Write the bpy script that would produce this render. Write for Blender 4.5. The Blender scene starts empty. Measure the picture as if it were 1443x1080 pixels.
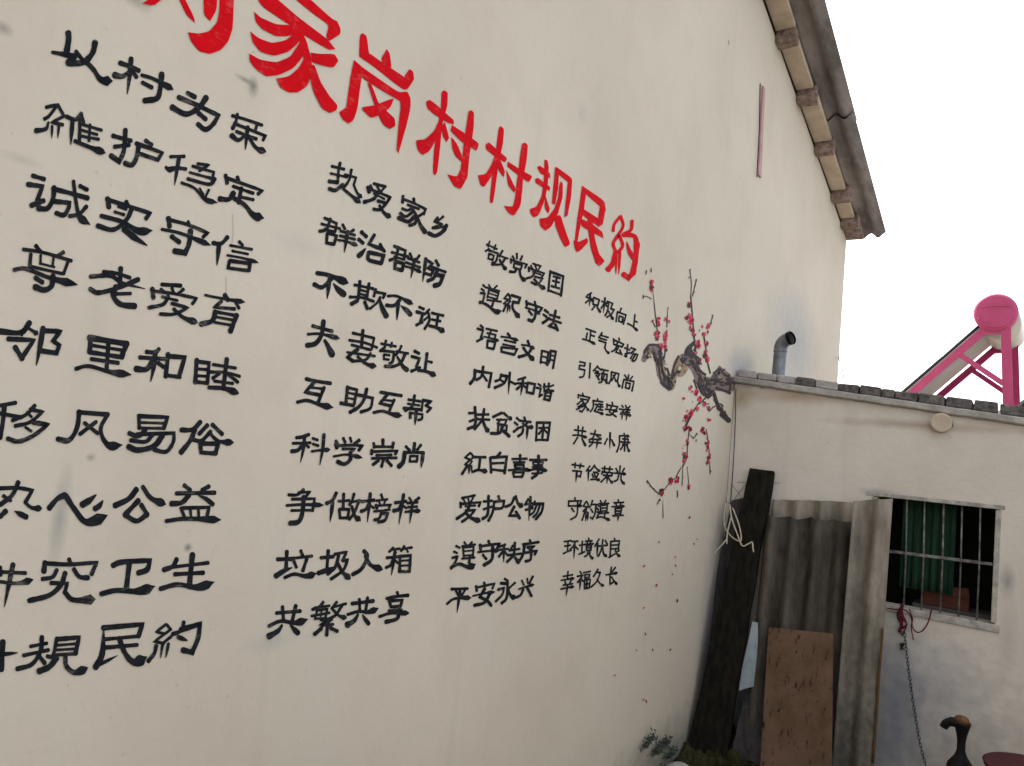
import bpy, math, random
from mathutils import Vector, Matrix, noise
random.seed(7)
R = math.radians
SC = bpy.context.scene

# ------------------------------------------------------------------ camera
# Camera axes in the world frame: X runs along the shed front (away from the painted
# gable wall), Y along the gable wall, Z up.  Solved from the picture's vanishing points.
F, CX, CY, W, H_IMG = 1060.0, 721.5, 540.0, 1443.0, 1080.0
CAM = Vector((0.0, 0.0, 1.6))
MX = Matrix(((0.82282655, 0.03419294, -0.567263),
             (0.55991162, 0.12201988, 0.81951823),
             (0.0972391, -0.9919385, 0.08125617)))   # camera (x right, y down, z forward) -> world
cam_data = bpy.data.cameras.new('camera')
cam = bpy.data.objects.new('camera', cam_data)
SC.collection.objects.link(cam)
c0 = MX @ Vector((1, 0, 0)); c1 = (MX @ Vector((0, -1, 0))); c2 = MX @ Vector((0, 0, -1))
c0.normalize(); c2 = (c2 - c0 * c0.dot(c2)).normalized(); c1 = c2.cross(c0)
mw = Matrix.Identity(4)
for i in range(3):
    mw[i][0], mw[i][1], mw[i][2], mw[i][3] = c0[i], c1[i], c2[i], CAM[i]
cam.matrix_world = mw
cam_data.sensor_width = 36.0
cam_data.lens = F / W * 36.0
cam_data.clip_end = 2000.0
SC.camera = cam

# ------------------------------------------------------------------ light
world = bpy.data.worlds.new('World'); SC.world = world; world.use_nodes = True
wn, wl = world.node_tree.nodes, world.node_tree.links
wn.clear()
SUN_EL, SUN_AZ = R(50), R(-50)       # azimuth from +Y towards +X
sky = wn.new('ShaderNodeTexSky'); sky.sky_type = 'NISHITA'; sky.sun_disc = False
sky.sun_elevation = SUN_EL; sky.sun_rotation = SUN_AZ
sky.air_density = 1.0; sky.dust_density = 4.0; sky.ozone_density = 1.0
hsv = wn.new('ShaderNodeHueSaturation'); hsv.inputs['Saturation'].default_value = 0.28
bg = wn.new('ShaderNodeBackground'); bg.inputs['Strength'].default_value = 0.15
wo = wn.new('ShaderNodeOutputWorld')
wl.new(sky.outputs[0], hsv.inputs['Color']); wl.new(hsv.outputs[0], bg.inputs['Color']); wl.new(bg.outputs[0], wo.inputs['Surface'])
sun_d = bpy.data.lights.new('sun', 'SUN'); sun_d.energy = 1.0; sun_d.angle = R(12); sun_d.color = (1, 0.94, 0.85)
sun = bpy.data.objects.new('sun', sun_d); SC.collection.objects.link(sun)
sd = Vector((math.sin(SUN_AZ) * math.cos(SUN_EL), math.cos(SUN_AZ) * math.cos(SUN_EL), math.sin(SUN_EL)))
sun.rotation_euler = (-sd).to_track_quat('-Z', 'Y').to_euler()
SC.view_settings.view_transform = 'Standard'; SC.view_settings.look = 'None'
SC.view_settings.gamma = 1.0; SC.view_settings.use_curve_mapping = False
SC.view_settings.exposure = 1.77
SC.render.engine = 'CYCLES'
SC.cycles.max_bounces = 8
SC.cycles.use_denoising = True

# ------------------------------------------------------------------ helpers
GX = -1.5007       # plane of the painted gable wall
SY = 4.575        # plane of the shed's front wall
def ray(px, py):
    return (MX @ Vector((px - CX, py - CY, F))).normalized()
def hit(px, py, P, N):
    v = ray(px, py); P = Vector(P); N = Vector(N)
    return CAM + v * ((P - CAM).dot(N) / v.dot(N))
def gab(px, py, off=0.0): return hit(px, py, (GX + off, 0, 0), (1, 0, 0))
def shed(px, py, off=0.0): return hit(px, py, (0, SY - off, 0), (0, 1, 0))
def aty(px, py, y): return hit(px, py, (0, y, 0), (0, 1, 0))

WORLD_AT = {}
def put(o, at, parent):
    WORLD_AT[o] = Vector(at)
    if parent is not None:
        o.parent = parent
        o.location = Vector(at) - WORLD_AT[parent]
    else:
        o.location = at
    SC.collection.objects.link(o)
    return o
def tag(o, label, cat, group=None):
    o['label'] = label; o['category'] = cat
    if group: o['group'] = group
    return o
def thing(name, at, label, cat, group=None):
    o = bpy.data.objects.new(name, None); o.empty_display_size = 0.1
    put(o, at, None)
    return tag(o, label, cat, group)
def mk(name, V, Fs, mat, parent=None, smooth=False, bevel=0.0):
    V = [Vector(v) for v in V]
    lo = Vector([min(v[i] for v in V) for i in range(3)]); hi = Vector([max(v[i] for v in V) for i in range(3)])
    c = (lo + hi) / 2
    me = bpy.data.meshes.new(name)
    me.from_pydata([v - c for v in V], [], Fs)
    if isinstance(mat, (list, tuple)):
        for m in mat: me.materials.append(m)
    else: me.materials.append(mat)
    if smooth:
        for p in me.polygons: p.use_smooth = True
    me.update()
    o = bpy.data.objects.new(name, me)
    put(o, c, parent)
    if bevel:
        b = o.modifiers.new('bevel', 'BEVEL'); b.width = bevel; b.segments = 2; b.limit_method = 'ANGLE'
    return o
class MB:
    def __init__(s): s.V = []; s.F = []
    def add(s, V, Fs):
        n = len(s.V); s.V += [Vector(v) for v in V]; s.F += [tuple(i + n for i in f) for f in Fs]; return s
    def box(s, lo, hi):
        x0, y0, z0 = lo; x1, y1, z1 = hi
        return s.hexa([(x0,y0,z0),(x1,y0,z0),(x1,y1,z0),(x0,y1,z0),(x0,y0,z1),(x1,y0,z1),(x1,y1,z1),(x0,y1,z1)])
    def hexa(s, P):
        return s.add(P, [(0,3,2,1),(4,5,6,7),(0,1,5,4),(1,2,6,5),(2,3,7,6),(3,0,4,7)])
    def bar(s, a, b, w, h, up=(0,0,1)):
        a = Vector(a); b = Vector(b); t = (b - a).normalized(); u = t.cross(Vector(up)).normalized(); v = u.cross(t)
        u *= w / 2; v *= h / 2
        return s.hexa([a-u-v, a+u-v, a+u+v, a-u+v, b-u-v, b+u-v, b+u+v, b-u+v])
    def tube(s, pts, r, n=8, caps=True):
        pts = [Vector(p) for p in pts]; m = len(pts)
        rr = r if isinstance(r, (list, tuple)) else [r] * m
        t0 = (pts[1] - pts[0]).normalized()
        ref = Vector((0, 0, 1)) if abs(t0.z) < 0.9 else Vector((1, 0, 0))
        u = t0.cross(ref).normalized(); V = []; Fs = []
        for i, p in enumerate(pts):
            t = (pts[min(i+1, m-1)] - pts[max(i-1, 0)]).normalized()
            u = (u - t * u.dot(t)).normalized(); w = t.cross(u)
            for k in range(n):
                a = 2 * math.pi * k / n
                V.append(p + (u * math.cos(a) + w * math.sin(a)) * rr[i])
        for i in range(m - 1):
            for k in range(n):
                Fs.append((i*n+k, i*n+(k+1) % n, (i+1)*n+(k+1) % n, (i+1)*n+k))
        if caps: Fs += [tuple(range(n-1, -1, -1)), tuple((m-1)*n + k for k in range(n))]
        return s.add(V, Fs)
    def build(s, name, mat, parent=None, smooth=False, bevel=0.0):
        return mk(name, s.V, s.F, mat, parent, smooth, bevel)
def spline(P, n=5):
    P = [Vector(p) for p in P]
    if len(P) < 3: 
        return [P[0].lerp(P[1], i / n) for i in range(n + 1)]
    Q = [P[0] * 2 - P[1]] + P + [P[-1] * 2 - P[-2]]; out = []
    for i in range(1, len(Q) - 2):
        a, b, c, d = Q[i-1], Q[i], Q[i+1], Q[i+2]
        for k in range(n):
            t = k / n
            out.append(0.5 * ((2*b) + (c-a)*t + (2*a-5*b+4*c-d)*t*t + (3*b-a-3*c+d)*t*t*t))
    out.append(P[-1]); return out

# ------------------------------------------------------------------ materials
def mat(name, col, col2=None, rough=0.85, scale=6.0, detail=6.0, bump=0.0, bscale=None, stretch=None,
        metal=0.0, lo=0.35, hi=0.65, extra=None, spec=0.12, bdist=0.01):
    m = bpy.data.materials.new(name); m.use_nodes = True
    N, L = m.node_tree.nodes, m.node_tree.links
    p = N['Principled BSDF']; p.inputs['Roughness'].default_value = rough; p.inputs['Metallic'].default_value = metal
    p.inputs['Specular IOR Level'].default_value = spec
    geo = N.new('ShaderNodeNewGeometry')
    vec = geo.outputs['Position']
    if stretch:
        mp = N.new('ShaderNodeMapping'); mp.inputs['Scale'].default_value = stretch
        L.new(vec, mp.inputs['Vector']); vec = mp.outputs[0]
    nz = N.new('ShaderNodeTexNoise'); nz.inputs['Scale'].default_value = scale; nz.inputs['Detail'].default_value = detail
    nz.inputs['Roughness'].default_value = 0.65
    L.new(vec, nz.inputs['Vector'])
    rp = N.new('ShaderNodeValToRGB'); rp.color_ramp.elements[0].position = lo; rp.color_ramp.elements[1].position = hi
    rp.color_ramp.elements[0].color = (*col, 1); rp.color_ramp.elements[1].color = (*(col2 or col), 1)
    L.new(nz.outputs['Fac'], rp.inputs['Fac'])
    out = rp.outputs['Color']
    if extra: out = extra(N, L, geo.outputs['Position'], out)
    L.new(out, p.inputs['Base Color'])
    if bump:
        n2 = N.new('ShaderNodeTexNoise'); n2.inputs['Scale'].default_value = bscale or scale * 6; n2.inputs['Detail'].default_value = 8
        L.new(vec, n2.inputs['Vector'])
        b = N.new('ShaderNodeBump'); b.inputs['Strength'].default_value = bump; b.inputs['Distance'].default_value = bdist
        L.new(n2.outputs['Fac'], b.inputs['Height']); L.new(b.outputs[0], p.inputs['Normal'])
    return m
def mixcol(N, L, fac, a, b):
    x = N.new('ShaderNodeMix'); x.data_type = 'RGBA'
    if hasattr(fac, 'default_value'): L.new(fac, x.inputs[0])
    else: x.inputs[0].default_value = fac
    L.new(a, x.inputs[6])
    if isinstance(b, tuple): x.inputs[7].default_value = (*b, 1)
    else: L.new(b, x.inputs[7])
    return x.outputs[2]
def math_(N, L, op, a, b=None, clamp=False):
    x = N.new('ShaderNodeMath'); x.operation = op; x.use_clamp = clamp
    for i, v in enumerate((a, b)):
        if v is None: continue
        if isinstance(v, (int, float)): x.inputs[i].default_value = v
        else: L.new(v, x.inputs[i])
    return x.outputs[0]
def blotches(lst, wob=0.16, wscale=16.0):
    """stains and painted shade, each of its own shape: (centre point, radii (x,y,z), colour, strength)"""
    def f(N, L, pos, out):
        nz = N.new('ShaderNodeTexNoise'); nz.inputs['Scale'].default_value = wscale; nz.inputs['Detail'].default_value = 5
        L.new(pos, nz.inputs['Vector'])
        n2 = N.new('ShaderNodeTexNoise'); n2.inputs['Scale'].default_value = 2.6; n2.inputs['Detail'].default_value = 3
        L.new(pos, n2.inputs['Vector'])
        out = mixcol(N, L, math_(N, L, 'MULTIPLY', math_(N, L, 'SUBTRACT', n2.outputs['Fac'], .5, True), 1.6, True), out, (.51, .49, .41))
        m3 = N.new('ShaderNodeMapping'); m3.inputs['Scale'].default_value = (5, 5, .35); L.new(pos, m3.inputs[0])
        n3 = N.new('ShaderNodeTexNoise'); n3.inputs['Scale'].default_value = 2.2; n3.inputs['Detail'].default_value = 6; L.new(m3.outputs[0], n3.inputs['Vector'])
        out = mixcol(N, L, math_(N, L, 'MULTIPLY', math_(N, L, 'SUBTRACT', n3.outputs['Fac'], .60, True), 1.2, True), out, (.40, .37, .31))
        n4 = N.new('ShaderNodeTexNoise'); n4.inputs['Scale'].default_value = 60; n4.inputs['Detail'].default_value = 2; L.new(pos, n4.inputs['Vector'])
        out = mixcol(N, L, math_(N, L, 'MULTIPLY', math_(N, L, 'SUBTRACT', n4.outputs['Fac'], .70, True), 5.0, True), out, (.34, .31, .26))
        for c, r, col, st in lst:
            s = N.new('ShaderNodeVectorMath'); s.operation = 'SUBTRACT'; L.new(pos, s.inputs[0]); s.inputs[1].default_value = c
            d = N.new('ShaderNodeVectorMath'); d.operation = 'DIVIDE'; L.new(s.outputs[0], d.inputs[0]); d.inputs[1].default_value = r
            l = N.new('ShaderNodeVectorMath'); l.operation = 'LENGTH'; L.new(d.outputs[0], l.inputs[0])
            v = math_(N, L, 'ADD', l.outputs['Value'], math_(N, L, 'MULTIPLY', math_(N, L, 'SUBTRACT', nz.outputs['Fac'], 0.5), wob * 4))
            v = math_(N, L, 'SUBTRACT', 1.0, v, clamp=True)
            v = math_(N, L, 'MULTIPLY', v, st, clamp=True)
            out = mixcol(N, L, v, out, col)
        return out
    return f
BIG = 50.0
def gs(px, py, ry, rz, col, st): 
    p = gab(px, py); return ((GX, p.y, p.z), (BIG, ry, rz), col, st)
def ss(px, py, rx, rz, col, st):
    p = shed(px, py); return ((p.x, SY, p.z), (rx, BIG, rz), col, st)
DIRT = (0.16, 0.15, 0.13)
gable_stains_and_shade = [gs(357, 122, .018, .03, (.2,.2,.17), .9), gs(346, 113, .035, .009, (.2,.2,.17), .8),
    gs(1045, 520, .35, .16, (.27,.29,.32), .8), gs(1120, 480, .9, .45, (.40,.40,.40), .9),
    gs(85, 730, .02, .12, (.25,.26,.24), .6), gs(265, 772, .012, .012, (.12,.12,.11), .9), gs(5, 40, .018, .015, DIRT, .6),
    gs(1027, 60, .02, .02, DIRT, 1.0), gs(190, 0, .04, .02, DIRT, .5), gs(820, 160, .05, .05, (.45,.43,.4), .6),
    gs(1132, 480, .02, .05, (.3,.3,.3), .8), gs(128, 645, .012, .01, DIRT, .6), gs(380, 905, .1, .03, (.4,.4,.38), .5),
    gs(700, 235, .06, .09, (.42,.41,.39), .35), gs(420, 345, .09, .04, (.45,.43,.4), .4), gs(30, 225, .05, .012, (.35,.33,.3), .4),
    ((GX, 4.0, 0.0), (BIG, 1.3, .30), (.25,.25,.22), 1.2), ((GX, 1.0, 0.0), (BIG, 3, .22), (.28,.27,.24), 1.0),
    ((GX, 4.45, 0.6), (BIG, .22, .9), (.30,.31,.34), .7)]  # last blotch paints the bluish shade of the inner corner
M_gable = mat('painted_plaster', (.56,.50,.405), (.64,.575,.475), .9, 1.3, 7, bump=.25, bscale=38, extra=blotches(gable_stains_and_shade), bdist=.004)
shed_stains_and_shade = [ss(1120, 560, .35, .05, (.40,.30,.20), .8), ss(1045, 560, .10, .10, (.36,.28,.17), 1.0), ss(1300, 600, .6, .035, (.36,.27,.20), .8),
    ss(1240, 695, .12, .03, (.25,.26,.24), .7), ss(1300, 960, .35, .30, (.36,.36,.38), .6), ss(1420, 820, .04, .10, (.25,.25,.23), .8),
    ((-1.0, SY, 0.15), (1.3, BIG, .85), (.22,.22,.225), 1.1), ((1.0, SY, 0.0), (1.4, BIG, .6), (.27,.26,.25), 1.0), ss(1262, 1000, .13, .5, (.20,.21,.24), .9), ss(1075, 545, .03, .02, (.1,.1,.09), .8), ss(1420, 900, .05, .25, (.4,.38,.34), .5)]  # broad low blotch and bluish one paint in shade behind the sheets
M_shed = mat('shed_plaster', (.585,.525,.45), (.68,.62,.54), .9, 1.8, 7, bump=.35, bscale=30, extra=blotches(shed_stains_and_shade), bdist=.006)
def dry_brush(under, amt):
    def f(N, L, pos, out):
        mp = N.new('ShaderNodeMapping'); mp.inputs['Scale'].default_value = (1, 60, 190); mp.inputs['Rotation'].default_value = (.25, 0, 0); L.new(pos, mp.inputs[0])
        n = N.new('ShaderNodeTexNoise'); n.inputs['Scale'].default_value = 1.0; n.inputs['Detail'].default_value = 4; L.new(mp.outputs[0], n.inputs['Vector'])
        n2 = N.new('ShaderNodeTexNoise'); n2.inputs['Scale'].default_value = 16.0; n2.inputs['Detail'].default_value = 3; L.new(pos, n2.inputs['Vector'])
        v = math_(N, L, 'MULTIPLY', math_(N, L, 'SUBTRACT', math_(N, L, 'ADD', n.outputs['Fac'], n2.outputs['Fac']), 1.13), 5, True)
        return mixcol(N, L, math_(N, L, 'MULTIPLY', v, amt), out, under)
    return f
M_black = mat('black_brush_paint', (.008,.010,.013), (.022,.024,.028), .85, 30, spec=.04, bump=.25, bscale=60, bdist=.004, extra=dry_brush((.16,.15,.13), .55))
M_red = mat('red_brush_paint', (.64,.003,.008), (.54,.002,.010), .75, 14, spec=.05, bump=.25, bscale=60, bdist=.004, extra=dry_brush((.62,.09,.08), .6))
M_crack = mat('crack_dust', (.22,.20,.17), (.34,.31,.26), .95, 30)
M_pink = mat('pink_wash_paint', (.52,.40,.35), (.52,.32,.30), .8, 20)
M_bark_d = mat('bark_ink', (.022,.022,.026), (.09,.07,.07), .8, 60)
M_bark_t = mat('bark_umber', (.16,.10,.055), (.42,.32,.20), .8, 50)
M_bark_p = mat('bark_grey_wash', (.12,.085,.085), (.27,.21,.19), .8, 50)
M_bloom = mat('blossom_paint', (.55,.03,.07), (.66,.14,.19), .7, 90)
M_bloom_d = mat('blossom_dark_paint', (.42,.01,.03), (.25,.01,.03), .7, 90)
M_bud = mat('bud_paint', (.12,.10,.08), (.28,.09,.10), .7, 90)
M_asb = mat('weathered_cement_sheet', (.17,.155,.14), (.30,.275,.25), .92, 9, bump=.4, bscale=60, stretch=(1,1,.4))
M_asb_dark = mat('blackened_cement_sheet', (.020,.017,.013), (.115,.098,.078), .95, 7, bump=.5, bscale=70, stretch=(1,1,.3))
M_asb_pale = mat('pale_cement_sheet', (.15,.13,.10), (.31,.27,.22), .9, 9, bump=.4, bscale=60, stretch=(1,1,.3), extra=blotches([((-.75, SY, .2), (.7, BIG, .95), (.07,.065,.052), .9)], wob=.3, wscale=22))  # blotch makes the sheet darker towards the bottom
M_roof = mat('roof_cement_sheet', (.13,.115,.105), (.33,.29,.27), .9, 5, bump=.4, bscale=60, stretch=(1,.25,1))
M_purlin = mat('purlin_wood', (.13,.085,.07), (.34,.26,.22), .9, 25, bump=.4)
M_soffit = mat('bare_soffit_board', (.44,.36,.27), (.58,.48,.37), .9, 8, bump=.3)
M_brick = mat('grimy_brick', (.055,.06,.055), (.20,.17,.155), .95, 26, bump=.7, bscale=60)
M_brick2 = mat('limewashed_brick', (.30,.27,.25), (.45,.42,.39), .95, 16, bump=.7, bscale=60)
M_mortar = mat('coping_mortar', (.28,.255,.23), (.46,.43,.39), .95, 10, bump=.6, bscale=60)
M_char = mat('charred_board', (.004,.0037,.003), (.018,.016,.010), .85, 14, bump=.8, bscale=40, stretch=(3,3,.4))
M_greyb = mat('weathered_grey_board', (.035,.032,.032), (.075,.07,.066), .9, 12, bump=.6, stretch=(3,3,.4))
M_galv = mat('galvanised_steel', (.13,.14,.15), (.22,.235,.25), .5, 18, metal=.6)
M_hole = mat('soot_and_dark_hole', (.004,.004,.005), (.008,.008,.009), .9, 5)
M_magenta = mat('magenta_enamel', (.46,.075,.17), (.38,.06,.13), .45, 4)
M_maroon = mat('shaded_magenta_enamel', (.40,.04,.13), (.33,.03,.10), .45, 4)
M_tank = mat('cream_tank_skin', (.42,.40,.33), (.50,.47,.40), .35, 5, metal=.2)
M_tubes = mat('collector_back_plate', (.30,.28,.25), (.38,.36,.32), .5, 5)
M_glass_tube = mat('evacuated_tube', (.02,.02,.03), (.03,.03,.04), .15, 5)
M_frame = mat('peeling_grey_frame', (.26,.25,.22), (.50,.46,.40), .8, 20, bump=.4)
M_iron = mat('rusty_bar', (.06,.055,.05), (.26,.24,.22), .6, 25, metal=.3)
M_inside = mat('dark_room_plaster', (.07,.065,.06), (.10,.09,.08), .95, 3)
M_green = mat('green_curtain', (.008,.030,.018), (.025,.065,.035), .8, 7, stretch=(3,3,.4))
M_box = mat('red_brown_carton', (.07,.025,.018), (.11,.04,.026), .8, 9)
M_rope = mat('cream_rope', (.42,.38,.27), (.55,.50,.38), .9, 40)
M_wire = mat('dark_wire', (.02,.02,.022), (.04,.04,.045), .6, 40)
M_redcord = mat('red_cord', (.05,.008,.015), (.16,.02,.035), .85, 40)
M_chain = mat('tarnished_chain', (.035,.05,.055), (.08,.11,.11), .5, 30, metal=.5)
M_gap_pale = mat('pale_blue_gap', (.26,.31,.33), (.36,.41,.43), .4, 14)
M_orange = mat('ochre_plastic_strip', (.13,.06,.018), (.07,.055,.03), .6, 12)
M_pump = mat('black_cast_iron', (.006,.006,.007), (.014,.013,.013), .5, 20)
M_rust = mat('rusty_cap', (.16,.08,.035), (.07,.035,.02), .8, 40)
M_basin = mat('maroon_plastic', (.04,.008,.010), (.055,.01,.014), .6, 10)
M_moss = mat('mossy_rubble', (.012,.012,.005), (.055,.050,.022), .98, 14, bump=.9, bscale=50, bdist=.02)
M_leaf = mat('dark_weed_leaf', (.03,.05,.035), (.09,.11,.085), .8, 30)
M_pinkstrip = mat('faded_pink_strip', (.42,.22,.24), (.50,.31,.30), .7, 10)
M_soil = mat('yard_concrete', (.07,.065,.055), (.13,.12,.105), .95, 3, bump=.6, bscale=25)
def board_marks(N, L, pos, out):
    w = N.new('ShaderNodeTexNoise'); w.inputs['Scale'].default_value = 18; w.inputs['Detail'].default_value = 7; w.inputs['Roughness'].default_value = .7
    mp = N.new('ShaderNodeMapping'); mp.inputs['Scale'].default_value = (2.2, 1, 0.8); L.new(pos, mp.inputs[0]); L.new(mp.outputs[0], w.inputs['Vector'])
    v = math_(N, L, 'MULTIPLY', math_(N, L, 'SUBTRACT', w.outputs['Fac'], .56), 9, clamp=True)
    out = mixcol(N, L, v, out, (.018, .008, .004))
    return out
M_ply = mat('stained_plywood', (.095,.058,.032), (.15,.088,.058), .85, 7, bump=.25, extra=board_marks)

# ------------------------------------------------------------------ setting
def struct(o): o['kind'] = 'structure'; return o
V = []; Fs = []
xs = [-300, -60, -20, -8, -4] + [-3 + i * .25 for i in range(30)] + [6, 12, 30, 80, 300]
ys = [-300, -60, -20, -8, -3] + [-2 + i * .25 for i in range(34)] + [8, 14, 30, 80, 300]
for j, y in enumerate(ys):
    for i, x in enumerate(xs):
        z = 0.02 * (noise.noise(Vector((x * 1.3, y * 1.3, 0)))) if abs(x) < 8 and abs(y) < 10 else 0
        V.append((x, y, z))
nx = len(xs)
for j in range(len(ys) - 1):
    for i in range(nx - 1): Fs.append((j*nx+i, j*nx+i+1, (j+1)*nx+i+1, (j+1)*nx+i))
struct(mk('ground', V, Fs, M_soil, None, True))

# ------------------------------------------------------------------ gable house
SL = 0.245                       # roof pitch (rise over run)
EY, EZ = 7.55, 3.86              # far corner of the gable wall
RY = 1.2; RZ = EZ + SL * (EY - RY); NY = 2 * RY - EY
def top(y): return RZ - SL * abs(y - RY)
house = thing('gable_house', (GX - 3, RY, 0), 'tall house whose cream gable wall carries rows of red and black brush lettering', 'house')
T = 0.24
# gable wall as a grid so that the plaster is slightly uneven
V = []; Fs = []; ny, nz = 110, 40
for j in range(nz + 1):
    for i in range(ny + 1):
        y = NY + (EY - NY) * i / ny; z = top(y) * j / nz
        V.append((GX - 0.0006 , y, z))
for j in range(nz):
    for i in range(ny):
        a = j * (ny + 1) + i; Fs.append((a, a + 1, a + ny + 2, a + ny + 1))
n0 = len(V)
back = [(GX - T, NY, 0), (GX - T, EY, 0), (GX - T, EY, top(EY)), (GX - T, RY, RZ), (GX - T, NY, top(NY))]
V += back
fr = [0, ny, nz * (ny + 1) + ny, None, nz * (ny + 1)]
Fs.append((n0 + 4, n0 + 3, n0 + 2, n0 + 1, n0))
V += [(GX - 0.0006, NY, 0), (GX - 0.0006, EY, 0), (GX - 0.0006, EY, top(EY)), (GX - 0.0006, RY, RZ), (GX - 0.0006, NY, top(NY))]
m0 = n0 + 5
for a, b in ((0, 1), (1, 2), (2, 3), (3, 4), (4, 0)): Fs.append((m0 + a, n0 + a, n0 + b, m0 + b))
wall = mk('gable_wall', V, Fs, M_gable, house)
HX = GX - 8
b = MB(); b.box((HX, EY - T, 0), (GX - T - .003, EY, EZ - .01)); b.build('rear_wall', M_shed, house)
b = MB(); b.box((HX, NY, 0), (GX - T - .003, NY + T, EZ - .01)); b.build('front_wall', M_shed, house)
b = MB(); b.add([(HX - T, NY, 0), (HX - T, EY, 0), (HX - T, EY, top(EY)), (HX - T, RY, RZ), (HX - T, NY, top(NY)),
                 (HX - .003, NY, 0), (HX - .003, EY, 0), (HX - .003, EY, top(EY)), (HX - .003, RY, RZ), (HX - .003, NY, top(NY))],
                [(0,1,2,3,4), (9,8,7,6,5), (0,5,6,1), (1,6,7,2), (2,7,8,3), (3,8,9,4), (4,9,5,0)])
b.build('far_gable_wall', M_shed, house)

# corrugated sheets of the roof
def corrugated(name, O, u, v, width, length, pitch, amp, m, parent=None, seg=8, thick=.007, phase=0.0, rows=6, warp=.0, ragged=0.0):
    O = Vector(O); u = Vector(u).normalized(); v = Vector(v).normalized(); n = u.cross(v).normalized()
    cols = max(2, int(round(width / pitch * seg))); V = []; Fs = []
    for s in (1, -1):
        for j in range(rows + 1):
            for i in range(cols + 1):
                x = width * i / cols; y = length * j / rows
                if ragged and j == 0: y += ragged * (-1.2 * math.cos(2 * math.pi * (x / pitch) + phase) + 1.5 * noise.noise(Vector((x * 24, phase * 9, 3.3))))
                h = amp * math.cos(2 * math.pi * (x / pitch) + phase) + warp * noise.noise(Vector((x * 2, y * 1.5, phase)))
                V.append(O + u * x + v * y + n * (h + s * thick / 2))
    c = cols + 1; K = (rows + 1) * c
    for j in range(rows):
        for i in range(cols):
            a = j * c + i
            Fs.append((a, a + 1, a + c + 1, a + c)); Fs.append((K + a, K + a + c, K + a + c + 1, K + a + 1))
    for i in range(cols):
        Fs.append((i, K + i, K + i + 1, i + 1)); a = rows * c + i; Fs.append((a, a + 1, K + a + 1, K + a))
    for j in range(rows):
        a = j * c; Fs.append((a, a + c, K + a + c, K + a)); a = j * c + cols; Fs.append((a, K + a, K + a + c, a + c))
    return mk(name, V, Fs, m, parent, True)
VX = GX + 0.315            # outer edge of the verge
LEN = 1.82; LAP = .13
roof_lift = 0.115
cs = math.sqrt(1 + SL * SL)
for side in (1, -1):
    ye = RY + side * (EY + 0.16 - RY)
    for r in range(4):
        for c in range(9):
            dist = r * (LEN - LAP)
            y0 = ye - side * dist / cs
            z0 = top(EY) - SL * 0.16 + dist / cs * SL + roof_lift + 0.014 * r + (0.006 if c % 2 else 0)
            L_ = min(LEN, (abs(y0 - RY) + .02) * cs)
            if L_ < .2: continue
            if side == 1: O = (VX - c * .88, y0, z0); u = (-1, 0, 0)
            else: O = (VX - c * .88, y0, z0); u = (-1, 0, 0)
            tl = 0.014 / LEN
            corrugated('corrugated_sheet', O, u, (0, -side, SL - tl), .93, L_, .13, .026, M_roof, house, seg=8 if c < 2 else 4, rows=3)
b = MB()
b.tube([(VX + .02, RY, RZ + .15), (HX - .4, RY, RZ + .15)], .09, 10); b.build('ridge_cap', M_roof, house, True)
# purlins poking out of the gable under the verge, boards between them
pys = [gab(x, y, .06) for x, y in ((1107, 73), (1135, 150), (1160, 210), (1183, 268), (1196, 306))]
py_list = [p.y for p in pys]
print('purlins', [tuple(round(c, 2) for c in p) for p in pys], [round(top(p.y), 2) for p in pys])
y = py_list[0]
while y > NY + .5:
    y -= .62; py_list.append(y)
for i, y in enumerate(py_list):
    z = top(y); w = .095 + .02 * random.random()
    b = MB(); x1 = GX + .135 + .02 * random.random()
    b.hexa([(GX + .002, y - w/2, z - .036), (x1, y - w/2, z - .036), (x1, y + w/2, z - .04), (GX + .002, y + w/2, z - .04),
            (GX + .002, y - w/2, z + .074), (x1, y - w/2, z + .074), (x1, y + w/2, z + .058), (GX + .002, y + w/2, z + .058)])
    b.V = [v + Vector((random.uniform(-.012, .012), random.uniform(-.008, .008), random.uniform(-.006, .006))) if v.x > GX + .05 else v for v in b.V]
    b.build('purlin', M_purlin, house, bevel=.006)
ord_ = sorted(py_list, reverse=True)
for k in range(len(ord_) - 1):
    ya, yb = ord_[k] - .058, ord_[k + 1] + .058
    b = MB(); x1 = GX + .118 + .018 * random.random(); d = .022 * random.random()
    b.hexa([(GX + .002, yb, top(yb) + .028 - d), (x1, yb, top(yb) + .028 - d), (x1, ya, top(ya) + .028), (GX + .002, ya, top(ya) + .028),
            (GX + .002, yb, top(yb) + .062), (x1, yb, top(yb) + .062), (x1, ya, top(ya) + .062), (GX + .002, ya, top(ya) + .062)])
    b.build('soffit_board', M_soffit, house, bevel=.003)
# last short bit down to the eaves
b = MB(); ya, yb = EY + .02, ord_[0] + .06
b.hexa([(GX - .2, yb, top(yb) + .01), (GX + .15, yb, top(yb) + .01), (GX + .15, ya, top(EY) + .0), (GX - .2, ya, top(EY) + .0),
        (GX - .2, yb, top(yb) + .06), (GX + .15, yb, top(yb) + .06), (GX + .15, ya, top(EY) + .055), (GX - .2, ya, top(EY) + .055)])
b.build('eaves_block', M_purlin, house, bevel=.006)

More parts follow.
